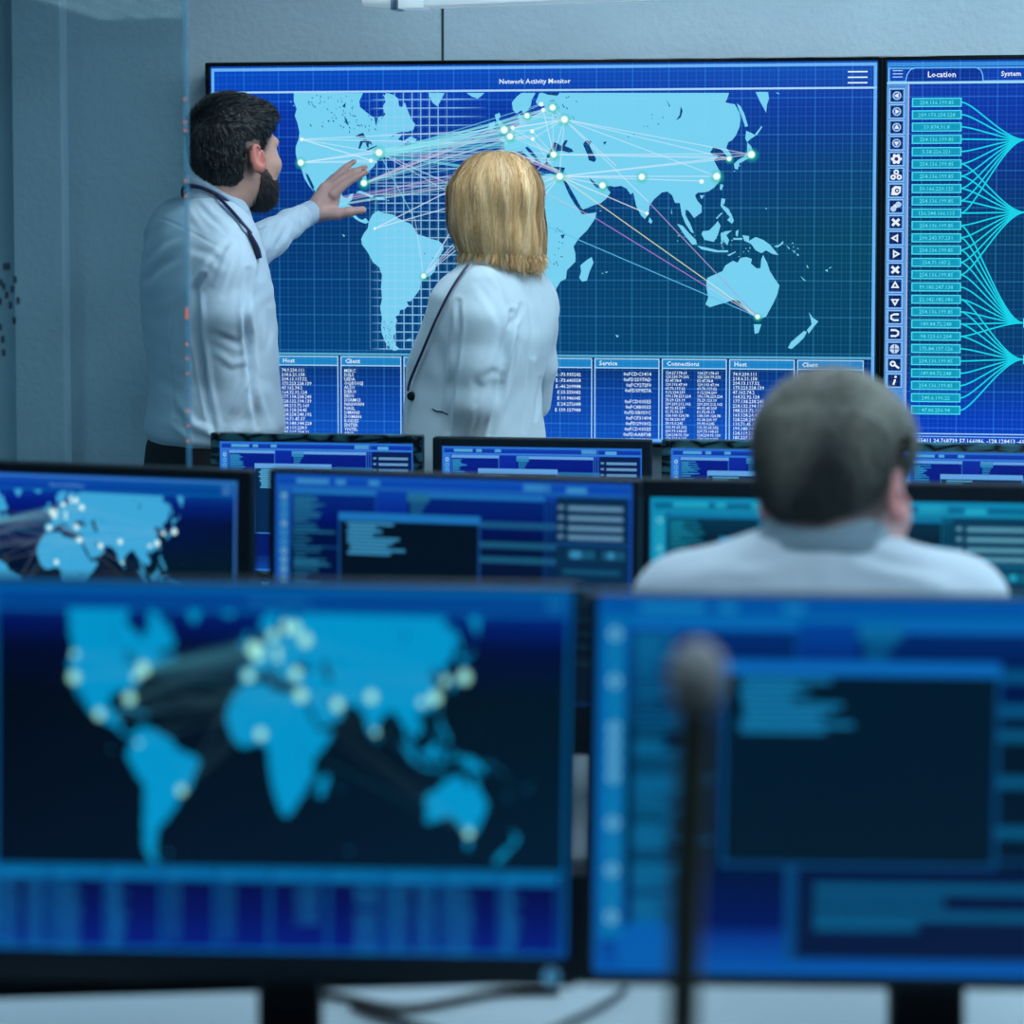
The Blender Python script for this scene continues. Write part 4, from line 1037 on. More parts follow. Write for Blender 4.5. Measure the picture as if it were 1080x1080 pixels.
def skin_tone(P, head, base, ear=None, stub=None):
    r, f, u = head.loc(P); c = np.tile(np.array(base), (len(P), 1))
    near = (np.abs(u) < .2) & (np.abs(f) < .2) & (np.abs(r) < .12)
    e = near & (np.abs(r) > .076) & (np.abs(u) < .045) & (f < .03)
    if ear is not None: 
        w = np.clip((np.abs(r) - .074) / .008, 0, 1)[:, None] * e[:, None]; c = c * (1 - w) + np.array(ear) * w
    lip = near & (f > .085) & (np.abs(u + .055) < .012) & (np.abs(r) < .024)
    c[lip] = np.array(base) * np.array((.9, .6, .6))
    return c

def hand(S, wrist, palm, knuckles, fingers, thumb, k=1.0):
    pass

def strands(name, roots, dirs, length, width, cols, m, parent, seg=3, gravity=0, jitter=.15, origin=None):
    """many tapered hairs in one mesh. roots Nx3, dirs Nx3"""
    N = len(roots); d = dirs / np.linalg.norm(dirs, axis=1, keepdims=True)
    side = np.cross(d, rng.normal(size=(N, 3))); side /= np.maximum(np.linalg.norm(side, axis=1, keepdims=True), 1e-9)
    L = length * rng.uniform(.6, 1.15, N)
    P = []; pos = roots.copy()
    for i in range(seg + 1):
        t = i / seg; w = width * (1 - .85 * t)
        P.append(np.stack([pos - side * w / 2, pos + side * w / 2], 1))
        d = d + np.array([0, 0, -gravity]) / seg + rng.normal(size=(N, 3)) * jitter / seg; d /= np.linalg.norm(d, axis=1, keepdims=True)
        pos = pos + d * (L / seg)[:, None]
    P = np.stack(P, 1)          # N, seg+1, 2, 3
    V_ = P.reshape(-1, 3); base = (np.arange(N) * (seg + 1) * 2)[:, None]
    Fs = [np.concatenate([base + 2 * i, base + 2 * i + 1, base + 2 * i + 3, base + 2 * i + 2], 1) for i in range(seg)]
    Fc = np.concatenate(Fs); C = np.repeat(cols, (seg + 1) * 2, axis=0)
    return V_, Fc, C

def join_mesh(parts):
    V_, Fs, C = [], [], []; o = 0
    for v, f, c in parts: V_.append(v); Fs.append(f + o); C.append(c); o += len(v)
    return np.concatenate(V_), np.concatenate(Fs), np.concatenate(C)

def snap(P, N, px, py, lift=.002, tol=3.0):
    """front-most point of a sculpted surface seen at (px,py)"""
    q = proj(P); d = np.hypot(q[:, 0] - px, q[:, 1] - py); m = np.where(d < tol)[0]
    if len(m) == 0: m = np.array([int(np.argmin(d))])
    i = m[np.argmin(P[m] @ A_)]
    return P[i] + N[i] * lift
def tube_at(name, pts, r, m, parent, n=8, flat=1.0, origin=None):
    if origin is not None: pts = [np.asarray(p) - origin for p in pts]
    return MB().tube([tuple(p) for p in pts], r, n, flat=flat).build(name, m, parent, smooth=True)

def standing_legs(S, hipL, hipR, F, R, z0=0.0, r=.075, cloth=True, foot=True):
    for h_, sg in ((hipL, -1), (hipR, 1)):
        kn = np.array([h_[0], h_[1], .50]) + F * .03 + R * sg * .01; an = np.array([h_[0], h_[1], .09]) + R * sg * .02
        S.chain([h_, kn, an], [r, r * .70, r * .55], .03)

def shoes(S, hipL, hipR, F, R):
    for h_, sg in ((hipL, -1), (hipR, 1)):
        a = np.array([h_[0], h_[1], 0]) + R * sg * .02
        S.cone(a + U_ * .045 - F * .03, a + U_ * .034 + F * .14, .043, .033, .02); S.cone(a + U_ * .05, a + U_ * .10, .042, .05, .02)
    S.plane_cut((0, 0, .002), (0, 0, -1))

SKIN = srgb(205, 160, 142)
# ================================================================== the bearded man
def man_standing():
    D = 4.62; k = D / F_PX
    th = math.radians(42); F, R, U = frame(th)
    bt = math.radians(60); BF, BR, _ = frame(bt)
    hc = V(248, 166, D)
    root_p = np.array([*V(222, 300, D)[:2], 0.0])
    t = empty('person', tuple(root_p)); tag(t, 'standing bearded dark-haired man in white shirt, one hand raised toward the wall map', 'person')
    hF, hR, hU = rot3(F, R, U, pitch=math.radians(-2))
    H = Head(hc, hF, hR, hU, .985)
    shL = V(181, 250, D + .13); shR = V(238, 260, D - .12)
    elR = V(236, 372, D - .13); wrR = V(262, 462, D - .06)
    elL = V(264, 262, D + .17); wrL = V(326, 225.5, D + .33)
    dL = D + .34; kl = dL / F_PX
    hipL = V(196, 480, D + .05); hipR = V(228, 480, D - .06); hipL[2] = hipR[2] = .95
    lo = np.minimum.reduce([V(140, 90, D - .3), V(140, 500, D + .6)]) - .25; lo[2] = -.01
    hi = np.maximum.reduce([V(400, 90, D + .6), V(400, 90, D - .3)]) + .1; hi[2] = 1.90
    # ---- body
    S = Sculpt(lo, hi, .0042)
    H.add(S, neck_to=V(228, 222, D + .0), nr=.057)
    zs = lambda py: float(V(220, py, D)[2])
    def sec(py, cx, a, b, dd=0): p = V(cx, py, D + dd); return (float(p[2]), float(p[0]), float(p[1]), a, b)
    body = [sec(222, 226, .06, .05), sec(236, 222, .13, .075), sec(258, 219, .165, .095), sec(320, 220, .165, .11), sec(400, 224, .15, .105), sec(470, 222, .16, .11), sec(520, 218, .15, .10)]
    S.loft(body, BR, BF, .02)
    S.chain([shR, elR, wrR], [.048, .040, .027], .02); S.chain([shL, elL, wrL], [.048, .036, .020], .02)
    S.ell(wrR + np.array([0, 0, -.07]), [BR, BF, U_], (.02, .04, .06), .02)
    for i in range(4): S.chain([wrR + np.array([0, 0, -.11]) + BF * (.03 - .02 * i), wrR + np.array([0, 0, -.15]) + BF * (.032 - .02 * i), wrR + np.array([0, 0, -.185 + .006 * abs(i - 1)]) + BF * (.03 - .018 * i)], [.009, .008, .007], .004)
    S.chain([wrR + np.array([0, 0, -.05]) + BF * .035, wrR + np.array([0, 0, -.10]) + BF * .055], [.012, .009], .006)
    standing_legs(S, hipL, hipR, BF, BR, r=.078)
    for h_, sg in ((hipL, -1), (hipR, 1)): a = np.array([h_[0], h_[1], 0]) + BR * sg * .02; S.cone(a + U_ * .045, a + U_ * .03 + BF * .15, .035, .025, .02)
    # raised hand
    h = lambda x, y, dd=0: V(x, y, dL + dd)
    q = kl
    S.cone(wrL, h(335, 222), 8.6 * q, 9.2 * q, .008)
    for a, b, r1, r2 in (((334, 221), (346, 198), 10, 6.5), ((334, 223), (352, 205), 10, 7.5), ((334, 224), (348, 225), 10.5, 7.0), ((336, 214), (342, 199), 9, 6), ((345, 212), (352, 214), 8, 6.0)):
        S.cone(h(*a), h(*b), r1 * q, r2 * q, .010)
    fing = [([(341, 199), (351, 188.5), (362, 178.5), (368, 174)], [5.0, 4.2, 3.4, 2.6], .018),      # little finger
            ([(344, 198), (355, 187), (365, 176.5), (374, 170)], [5.2, 4.4, 3.7, 2.7], .006),          # ring
            ([(348, 200), (360, 189.5), (373, 181), (386, 176)], [5.4, 4.6, 3.8, 2.7], -.004),         # middle
            ([(352, 205), (362, 195.5), (374, 188), (386.5, 181.5)], [5.6, 4.7, 3.9, 2.9], -.014)]     # index
    for pts, rr, dd in fing: S.chain([h(x, y, dd) for x, y in pts], [v * q for v in rr], .0035)
    S.chain([h(343, 225, -.01), h(356, 225.5, -.02), h(368, 223.5, -.025), (h(382.5, 221.5, -.025))], [7.8 * q, 6.0 * q, 4.9 * q, 4.2 * q], .008)
    P, Fc = S.surface(); P = relax(P, Fc, 1, .4); N = vnormals(P, Fc)
    P = folds(P, N, [([(338, 214), (352, 195)], -.9, 1.4), ([(341, 219), (356, 201)], -.9, 1.4), ([(352, 190), (364, 179)], -.6, 1.0), ([(356, 192), (372, 182)], -1.2, 1.2), ([(331, 228), (337, 214)], -.5, 1.5),
                     ([(362, 219.5), (363, 228)], -.5, .9), ([(360, 186), (363, 191)], -.4, .9)], 1)
    C = skin_tone(P, H, SKIN, ear=srgb(205, 125, 112))
    r, f, u = H.loc(P)
    n1 = np.sin(P[:, 0] * 900) * np.sin(P[:, 1] * 870 + P[:, 2] * 930) * .5 + .5
    # cropped sides: stubble fading into the neck and temple
    edge = (u > -.075) & (f < .06) & (np.abs(r) < .0825)
    ln = np.clip((u - (-.055 + np.clip(f + .02, 0, 1) * 1.1)) / .03, 0, 1) * edge
    C = C * (1 - .75 * ln[:, None]) + np.array(srgb(40, 45, 48)) * .75 * ln[:, None]
    # pinker skin tone on the raised hand
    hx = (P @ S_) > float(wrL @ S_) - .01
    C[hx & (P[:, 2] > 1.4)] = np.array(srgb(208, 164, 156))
    ob = mesh_from('body', P, Fc, M['skin'], t, C, root_p)
    for sg in (-1, 1):
        c = H.p(sg * .031, .088, .007)
        mb = MB(); mb.tube([c + H.F * .0055 * 0 - root_p, c + H.F * .004 - root_p], [.0052, .0030], 12); mb.build('iris', M['black'], ob)
    # ---- ear inner redness handled by tone; eyebrows
    # ---- hair
    S = Sculpt(H.p(0, 0, 0) - .17, H.p(0, 0, 0) + .2, .0028)
    ax = [H.R, H.F, H.U]
    S.ell(H.p(0, -.013, .050), ax, (.0815 * H.k, .0995 * H.k, .0915 * H.k), .01)
    S.ell(H.p(0, -.032, .0), ax, (.0765 * H.k, .072 * H.k, .086 * H.k), .02)
    S.ell(H.p(0, .055, .085), ax, (.060, .042, .036), .03)
    P, Fc = S.surface(); P = relax(P, Fc, 2); 
    r, f, u = H.loc(P)
    line = np.where(f < -.045, -.080, np.where(f < .004, -.080 + (f + .045) / .049 * .085, np.where(f < .032, -.030, .018 + np.clip((f - .032), 0, .1) * .8)))
    line = np.where((np.abs(r) > .066) & (f > -.036) & (f < .008), np.maximum(line, .030), line)
    keep = (u > line) & ~((f > .070) & (u < .060))
    hv = Fc[keep[Fc].all(1)]
    Nn = vnormals(P, Fc)
    depth = np.clip((u - line) / .022, 0, 1)
    P2 = P - Nn * ((1 - depth) * .0075)[:, None]
    P2 += Nn * ((np.sin(P[:, 0] * 310 + 2 * np.sin(P[:, 2] * 150)) * np.sin(P[:, 1] * 290 + 1.7 * np.sin(P[:, 0] * 170))) * .0012)[:, None]
    Cb = np.tile(np.array(srgb(9, 15, 19)), (len(P), 1)); 
    side = ((1 - depth)[:, None]) * .30 * (np.abs(r) > .03)[:, None]; Cb = Cb * (1 - side) + np.array(srgb(70, 72, 72)) * side
    ids = np.unique(hv); sel = rng.choice(ids, 15000)
    tang = np.cross(Nn[sel], np.cross(np.tile(H.F * .6 - H.U * .8, (len(sel), 1)), Nn[sel]))
    top = (u[sel] > .07)[:, None]
    tang = np.where(top, np.cross(Nn[sel], np.cross(np.tile(H.F * 1.0 + H.R * .3, (len(sel), 1)), Nn[sel])), tang)
    dirs = tang + Nn[sel] * .35
    g = rng.uniform(.5, 1.6, (len(sel), 1)); hc_ = np.array(srgb(14, 24, 30)) * g
    lt = rng.random((len(sel), 1)) < .10; hc_ = np.where(lt, np.array(srgb(48, 66, 72)), hc_)
    w_ = np.where(u[sel] > .06, .016, np.where(u[sel] > -.01, .009, .005)) * np.clip(depth[sel], .35, 1)
    Vs, Fs, Cs = strands('h', P2[sel] , dirs, w_, .0011, hc_, None, None, seg=2)
    V2, F2, C2 = join_mesh([(P2, hv, Cb), (Vs, Fs, Cs)])
    mesh_from('hair', V2, F2, M['hair_dark'], t, C2, root_p)
    # ---- beard
    S = Sculpt(H.p(0, .03, -.06) - .13, H.p(0, .03, -.06) + .13, .003)
    S.ell(H.p(0, .030, -.026), ax, (.0655, .0735, .074), .02)
    S.ell(H.p(0, .040, -.060), ax, (.0575, .052, .044), .02)
    S.ell(H.p(0, .072, -.088), ax, (.031, .027, .023), .03)
    P, Fc = S.surface(); P = relax(P, Fc, 1); Nn = vnormals(P, Fc); r, f, u = H.loc(P)
    cheek = -.028 - np.clip(.05 - f, 0, .1) * -.75
    cheek = np.where(f < .05, -.028 + (.05 - f) * .9, -.036)
    mouth = (f > .09) & (np.abs(r) < .020) & (u > -.062) & (u < -.048)
    keep = (u < cheek) & (f > .002) & (u > -.135) & ~mouth
    keep &= ~((f > .10) & (u > -.040))
    hv = Fc[keep[Fc].all(1)]; ids = np.unique(hv)
    dep = np.clip((cheek - u) / .02, 0, 1) * np.clip((f - .002) / .018, 0, 1); P2 = P - Nn * ((1 - dep) * .008)[:, None]
    dep = np.clip((cheek - u) / .045, 0, 1) * np.clip((f - .002) / .03, 0, 1); Cb = np.array(srgb(44, 42, 44)) * dep[:, None] + np.array(srgb(128, 98, 88)) * (1 - dep[:, None])
    sel = rng.choice(ids, 7000); tang = np.cross(Nn[sel], np.cross(np.tile(-H.U * .9 + H.F * .35, (len(sel), 1)), Nn[sel])); dirs = tang + Nn[sel] * .55
    hc_ = np.array(srgb(38, 38, 42)) * rng.uniform(.5, 2.4, (len(sel), 1))
    Vs, Fs, Cs = strands('b', P2[sel], dirs, .004 + .010 * dep[sel], .0009, hc_, None, None, seg=2)
    V2, F2, C2 = join_mesh([(P2, hv, Cb), (Vs, Fs, Cs)]); mesh_from('beard', V2, F2, M['hair_dark'], t, C2, root_p)
    # eyebrows
    for sg in (-1, 1):
        MB().tube([tuple(H.p(sg * .014, .103, .030) - root_p), tuple(H.p(sg * .030, .100, .036) - root_p), tuple(H.p(sg * .046, .086, .031) - root_p)], [.003, .0035, .0015], 8).build('eyebrow', M['black'], t)
    # ---- shirt
    S = Sculpt(lo, hi, .0048)
    sh = [sec(207, 226, .066, .060), sec(216, 225, .088, .066), sec(226, 220, .130, .080), sec(240, 216, .166, .096), sec(262, 214, .188, .114), sec(300, 217, .196, .130), sec(350, 221, .188, .134), sec(400, 226, .178, .130), sec(430, 227, .186, .136), sec(450, 226, .196, .142), sec(464, 224, .182, .132), sec(472, 222, .150, .11)]
    S.loft(sh, BR, BF, .03, n=2.15)
    cpl = V(231, 217, D + .005) - U_ * .022; cpl = cpl + U_ * .012; nn = U_ + F * .80; S.plane_cut(cpl, nn / np.linalg.norm(nn))
    for pt, nn in ((R * .074, U_ + F * .80 + R * .50), (-R * .074, U_ + F * .80 - R * .45), (-F * .078 + U_ * .060, U_ + F * .2 - F * .75)): S.plane_cut(cpl + pt, nn / np.linalg.norm(nn))
    S.chain([V(237, 256, D - .115), V(238, 285, D - .15), V(238, 330, D - .16), elR, V(252, 420, D - .12), wrR], [.052, .057, .058, .055, .052, .044], .018)
    S.chain([shL, V(225, 262, D + .17), elL], [.062, .058, .052], .025)
    S.chain([elL, V(285, 251, D + .22), V(306, 236, D + .28), V(320, 228, D + .315)], [.050, .042, .032, .028], .014)
    S.chain([V(316, 230.5, D + .31), V(327, 224.5, D + .335)], [.0265, .0255], .003)
    S.cone(V(205, 250, D - .02), V(190, 236, D + .1), .07, .06, .03)
    P, Fc = S.surface(); P = relax(P, Fc, 2); N = vnormals(P, Fc)
    st = [([(214, 292), (206, 305), (209, 350), (216, 400), (226, 455)], -9, 3.2), ([(212, 300), (222, 276), (240, 256)], -3, 3),
          ([(262, 285), (259, 330), (264, 390), (271, 450)], -7, 3), ([(200, 262), (222, 268), (236, 280)], -2.0, 4), ([(226, 300), (240, 268), (246, 258)], 2.5, 3), ([(236, 312), (248, 280), (252, 262)], -2.2, 3),
          ([(152, 285), (176, 262), (200, 252)], 1.8, 4), ([(150, 300), (172, 280), (192, 270)], -1.8, 4), ([(160, 227), (185, 236), (215, 252), (232, 262)], -1.1, 1.3),
          ([(181, 330), (179, 380), (184, 440)], -1.0, 1.6), ([(192, 430), (205, 448), (228, 458)], 4.0, 4), ([(186, 446), (205, 460), (226, 466)], -3, 3), ([(240, 440), (256, 410), (262, 395)], 3.5, 3.5), ([(250, 450), (262, 425), (266, 405)], -4, 3.5),
          ([(218, 380), (222, 420), (226, 450)], 2.5, 3), ([(225, 352), (250, 362), (262, 352)], -2.0, 3.5), ([(228, 372), (245, 384), (262, 380)], 1.8, 3.5),
          ([(215, 215), (226, 226), (246, 236)], 1.6, 3), ([(208, 214), (220, 228), (238, 244)], -1.3, 2.5), ([(196, 214), (206, 232), (216, 244)], 1.2, 3),
          ([(276, 262), (284, 245), (288, 235)], -2.6, 2.6), ([(285, 262), (292, 246), (296, 234)], 2.5, 2.6), ([(294, 258), (302, 244), (304, 232)], -2.2, 2.5), ([(266, 240), (278, 238), (292, 232)], -1.8, 2.4), ([(310, 246), (312, 232), (314, 222)], -1.5, 1.6),
          ([(317, 243), (314.5, 230), (316.5, 216)], -2.4, 1.2), ([(274, 300), (276, 340), (282, 380)], 1.8, 4), ([(284, 330), (286, 350), (280, 370)], -2, 3), ([(274, 400), (284, 430), (290, 448)], -2.5, 3.5), ([(160, 330), (166, 380), (170, 430)], 1.5, 5), ([(196, 300), (198, 350), (204, 400)], 1.5, 5)]
    P = folds(P, N, st, 1)
    N = vnormals(P, Fc); w = np.sin(P[:, 2] * 95 + 4 * np.sin(P[:, 0] * 13 + P[:, 2] * 9)) * np.sin(P[:, 0] * 60 + P[:, 1] * 40 + 3 * np.sin(P[:, 2] * 20))
    P = P + N * (w * .0011)[:, None]
    shirt = mesh_from('shirt', P, Fc, M['shirt'], t, None, root_p); SP, SN = P, vnormals(P, Fc)
    cu = [V(316, 231, D + .31) - root_p, V(322.5, 227, D + .32) - root_p, V(330, 223, D + .335) - root_p]
    MB().tube([tuple(q) for q in cu], [.0285, .0282, .0272], 28).build('cuff', M['collar'], t, smooth=True)
    # ---- collar band round the neck, higher at the back
    cc = V(231, 217, D + .005)
    def ring(rad_r, rad_f, dz, drop=.058, n=48, close=True):
        out = []
        for i in range(n + (0 if close else 1)):
            a = 2 * PI * i / n; out.append(cc + R * rad_r * math.cos(a) + F * rad_f * math.sin(a) + U * (dz - drop * math.sin(a)))
        return out
    def band(levels, name, m, n=48, gap=.0):
        V_, Fs = [], []
        for rr, rf, dz in levels: V_ += [p - root_p for p in ring(rr, rf, dz, n=n)]
        for l in range(len(levels) - 1):
            for i in range(n): Fs.append((l * n + i, l * n + (i + 1) % n, (l + 1) * n + (i + 1) % n, (l + 1) * n + i))
        return mesh_from(name, np.array(V_), np.array(Fs), m, t)
    band([(.078, .080, -.070), (.074, .076, -.030), (.061, .064, -.012), (.060, .063, .008), (.0605, .0635, .024), (.064, .067, .0265), (.068, .071, .022), (.073, .077, .002), (.077, .081, -.010), (.074, .078, -.013), (.066, .070, -.012), (.061, .064, -.012)], 'collar', M['collar'])
    # collar point on the near side + tie
    band([(.0735, .0775, -.0135), (.0785, .0825, -.0125), (.0795, .0835, -.0175), (.0735, .0785, -.0195), (.0735, .0775, -.0135)], 'tie_loop', M['navy'])
    def lay(path, k, lift, tol=2.4, it=6):
        q = [(float(np.interp(i / k, np.linspace(0, 1, len(path)), [a[0] for a in path])), float(np.interp(i / k, np.linspace(0, 1, len(path)), [a[1] for a in path]))) for i in range(k + 1)]
        P_ = [snap(SP, SN, x, y, lift, tol) - A_ * .001 - root_p for x, y in q]
        for _ in range(it): P_ = [P_[0]] + [(P_[i - 1] + 2 * P_[i] + P_[i + 1]) / 4 for i in range(1, len(P_) - 1)] + [P_[-1]]
        return [tuple(p) for p in P_]
    pt = lay([(236, 214), (245, 222), (254, 232), (260, 242), (263, 248)], 14, .004)
    MB().tube(pt, [.0095] * 9 + [.011, .011, .010, .007, .004, .002], 10, flat=.55).build('collar_point', M['collar'], t, smooth=True)
    pt = lay([(225, 205), (231, 210), (238, 218), (247, 228.5), (256, 238.5), (262, 247)], 16, .0085, 2.0, 4)
    MB().tube(pt, .0038, 8).build('tie_strap', M['navy'], t, smooth=True)
    pt = lay([(260.5, 244), (265, 251), (269, 259), (271, 266), (273, 273)], 10, .004, 2.0, 1)
    MB().tube(pt, [.005, .009, .0105, .0115, .012, .0125, .013, .0135, .0135, .013, .012], 12, flat=.5).build('tie', M['navy'], t, smooth=True)
    # ---- trousers, shoes
    S = Sculpt((root_p[0] - .35, root_p[1] - .3, -.01), (root_p[0] + .35, root_p[1] + .35, 1.1), .008)
    S.loft([sec(452, 222, .162, .115), sec(470, 221, .176, .127), sec(500, 218, .176, .127), sec(560, 215, .165, .12)], BR, BF, .03)
    standing_legs(S, hipL, hipR, BF, BR, r=.094); P, Fc = S.surface(); P = relax(P, Fc, 2); mesh_from('trousers', P, Fc, M['trouser'], t, None, root_p)
    S = Sculpt((root_p[0] - .35, root_p[1] - .3, -.02), (root_p[0] + .45, root_p[1] + .4, .2), .005); shoes(S, hipL, hipR, BF, BR); P, Fc = S.surface(); mesh_from('shoes', P, Fc, M['shoe'], t, None, root_p)
man_standing()

# ================================================================== the blonde woman
def woman_standing():
    D = 4.50; k = D / F_PX
    F, R, U = frame(math.radians(-34)); BF, BR, _ = frame(math.radians(-52))
    root_p = np.array([*V(508, 300, D)[:2], 0.0])
    t = empty('person', tuple(root_p)); tag(t, 'woman with blonde bobbed hair in pale jacket, turned away toward the wall map', 'person')
    H = Head(V(520, 224, D), *rot3(F, R, U, pitch=math.radians(1)), .95)
    def sec(py, cx, a, b, dd=0): p = V(cx, py, D + dd); return (float(p[2]), float(p[0]), float(p[1]), a, b)
    shL = V(505, 308, D - .11); shR = V(556, 306, D + .12); elL = V(502, 385, D - .14); wrL = V(486, 462, D - .11); elR = V(567, 385, D + .12); wrR = V(556, 440, D + .19)
    hipL = V(490, 480, D - .04); hipR = V(520, 480, D + .05); hipL[2] = hipR[2] = .9
    lo = V(420, 300, D) - .32; hi = V(600, 300, D) + .32; lo[2] = -.01; hi[2] = 1.8
    S = Sculpt(lo, hi, .0045)
    H.add(S, neck_to=V(516, 284, D), nr=.048, fem=True)
    body = [sec(282, 518, .05, .05), sec(292, 518, .12, .06), sec(310, 520, .145, .08), sec(360, 508, .135, .105), sec(410, 505, .125, .10), sec(470, 506, .145, .11), sec(500, 506, .15, .11)]
    S.loft(body, BR, BF, .02); S.chain([shL, elL, wrL], [.040, .035, .024], .02); S.chain([shR, elR, wrR], [.040, .035, .024], .02)
    for w_, sg in ((wrL, -1), (wrR, 1)):
        dd = np.array([0, 0, -1.0]) * .8 + BF * .6; dd /= np.linalg.norm(dd)
        S.cone(w_, w_ + dd * .08, .024, .028, .01)
        for i in range(4): b = w_ + dd * .08 + BF * (.024 - .016 * i) * .8; S.chain([b, b + dd * .035, b + dd * (.066 - .006 * abs(i - 1)) + BF * .01], [.0085, .0075, .0062], .004)
        S.chain([w_ + dd * .03 + BF * .02, w_ + dd * .065 + BF * .045], [.010, .008], .006)
    standing_legs(S, hipL, hipR, BF, BR, r=.078)
    for h_, sg in ((hipL, -1), (hipR, 1)): a = np.array([h_[0], h_[1], 0]) + BR * sg * .02; S.cone(a + U_ * .045, a + U_ * .03 + BF * .13, .032, .022, .02)
    P, Fc = S.surface(); P = relax(P, Fc, 1, .4); mesh_from('body', P, Fc, M['skin'], t, skin_tone(P, H, SKIN, ear=SKIN), root_p)
    # ---- jacket
    S = Sculpt(lo, hi, .0046)
    jk = [sec(276, 519, .062, .058), sec(284, 519, .098, .066), sec(294, 521, .148, .080), sec(308, 522, .175, .094), sec(330, 521, .178, .108), sec(355, 513, .166, .128), sec(380, 504, .152, .138), sec(405, 500, .146, .136), sec(430, 499, .150, .138), sec(470, 500, .165, .142), sec(520, 500, .17, .145)]
    S.loft(jk, BR, BF, .03, n=2.15)
    S.chain([V(506, 306, D - .105), V(507, 340, D - .135), elL, V(499, 425, D - .14), V(490, 462, D - .12)], [.050, .053, .050, .047, .042], .02)
    S.chain([V(556, 306, D + .10), V(564, 345, D + .11), V(565, 385, D + .12), V(563, 425, D + .15)], [.046, .046, .044, .038], .02)
    S.ell(V(455, 395, D + .06), [S_, A_, U_], (.05, .07, .08), .04)
    P, Fc = S.surface(); P = relax(P, Fc, 2); N = vnormals(P, Fc)
    st = [([(483, 318), (484, 350), (478, 395), (472, 455)], -5, 2.6), ([(540, 330), (537, 352), (532, 388), (524, 430), (517, 458)], -8, 3.0), ([(512, 285), (527, 305), (533, 330)], 2.2, 4), ([(505, 300), (520, 322), (530, 345)], -2.0, 4),
          ([(548, 290), (561, 320), (564, 345), (563, 375)], -3, 3.2), ([(556, 300), (560, 350), (556, 420), (553, 455)], -1.4, 2.2), ([(541, 350), (536, 375), (530, 400)], 4, 3), ([(545, 358), (540, 385), (532, 412)], -3, 3),
          ([(523, 355), (517, 380), (508, 400)], 1.8, 4), ([(508, 398), (520, 392), (530, 396)], -1.5, 3), ([(499, 395), (505, 408), (500, 425)], -1.2, 4), ([(556, 283), (575, 310), (583, 335)], 1.0, 3),
          ([(536, 345), (545, 336), (550, 322)], -2.8, 2.5), ([(500, 430), (496, 445), (492, 458)], 1.6, 3), ([(450, 340), (462, 370), (470, 400)], -1.0, 6), ([(570, 400), (567, 425), (565, 442)], -3, 2.4)]
    P = folds(P, N, st, 1); N = vnormals(P, Fc)
    w = np.sin(P[:, 2] * 70 + 3 * np.sin(P[:, 0] * 17)) * np.sin(P[:, 0] * 45 + P[:, 1] * 40 + 2 * np.sin(P[:, 2] * 18)); P = P + N * (w * .0008)[:, None]
    mesh_from('jacket', P, Fc, M['jacket'], t, None, root_p); JP, JN = P, vnormals(P, Fc)
    path = [(492, 282), (485, 291), (473, 307), (463, 327), (453, 350), (445, 370), (439, 385), (434, 397), (431, 406), (430, 413)]
    dn = lambda pa, k: [(np.interp(i / k, np.linspace(0, 1, len(pa)), [q[0] for q in pa]), np.interp(i / k, np.linspace(0, 1, len(pa)), [q[1] for q in pa])) for i in range(k + 1)]
    pts = [snap(JP, JN, x + 2.6, y, .0085, 1.8) - root_p - A_ * .002 for x, y in dn(path, 30)]
    for _ in range(8): pts = [pts[0]] + [(pts[i - 1] + 2 * pts[i] + pts[i + 1]) / 4 for i in range(1, len(pts) - 1)] + [pts[-1]]
    MB().tube([tuple(p) for p in pts], .0028, 8).build('lapel_piping', M['navy'], t, smooth=True)
    # raised lapel fold beside the piping
    lap = [snap(JP, JN, x - 2.0, y, .0, 3.0) - root_p for x, y in path[:-1]]
    for _ in range(2): lap = [lap[0]] + [(lap[i - 1] + 2 * lap[i] + lap[i + 1]) / 4 for i in range(1, len(lap) - 1)] + [lap[-1]]
    MB().tube([tuple(p) for p in lap], [.003, .005, .006, .007, .007, .007, .006, .004, .002], 10, flat=.5).build('lapel', M['jacket'], t, smooth=True)
    b = snap(JP, JN, 433.5, 416, .0, 3) - root_p - S_ * .002
    MB().tube([tuple(b + A_ * .004), tuple(b - A_ * .0045 - S_ * .001), tuple(b - A_ * .006 - S_ * .0015)], [.0095, .0095, .0065], 20).build('button', M['black'], t, smooth=True)
    pk = [snap(JP, JN, x, y, .0008, 2.5) - root_p for x, y in ((454.5, 431), (459, 433), (464, 435), (470, 436.5))]
    MB().tube([tuple(p) for p in pk], .0016, 6).build('pocket_slit', M['trouser'], t, smooth=True)
    # collar of the jacket standing at the nape
    cc = V(514, 281, D); V_, Fs = [], []; n = 40
    lv = [(.052, .052, -.01), (.052, .052, .012), (.056, .056, .016), (.064, .064, .006), (.074, .074, -.014), (.070, .070, -.018)]
    for rr, rf, dz in lv:
        for i in range(n): a = 2 * PI * i / n; V_.append(cc + BR * rr * math.cos(a) + BF * rf * math.sin(a) + U * (dz - .035 * math.sin(a)) - root_p)
    for l in range(len(lv) - 1):
        for i in range(n): Fs.append((l * n + i, l * n + (i + 1) % n, (l + 1) * n + (i + 1) % n, (l + 1) * n + i))
    mesh_from('jacket_collar', np.array(V_), np.array(Fs), M['jacket'], t)
    # ---- hair: a bob. shell + long locks
    S = Sculpt(H.c - np.array([.2, .2, .22]), H.c + np.array([.2, .2, .2]), .0032); kk = H.k; ax = [H.R, H.F, H.U]
    hp = lambda x, y, dd=0: V(x, y, D + dd)
    S.ell(H.p(0, -.012, .042), ax, (.088 * kk, .107 * kk, .088 * kk), .01)
    S.loft([sec(286, 548, .025, .030), sec(280, 537, .058, .062), sec(268, 529, .085, .086), sec(240, 523, .095, .097), sec(212, 520.5, .090, .094), sec(194, 519.5, .082, .088)], R, F, .02, n=2.0)
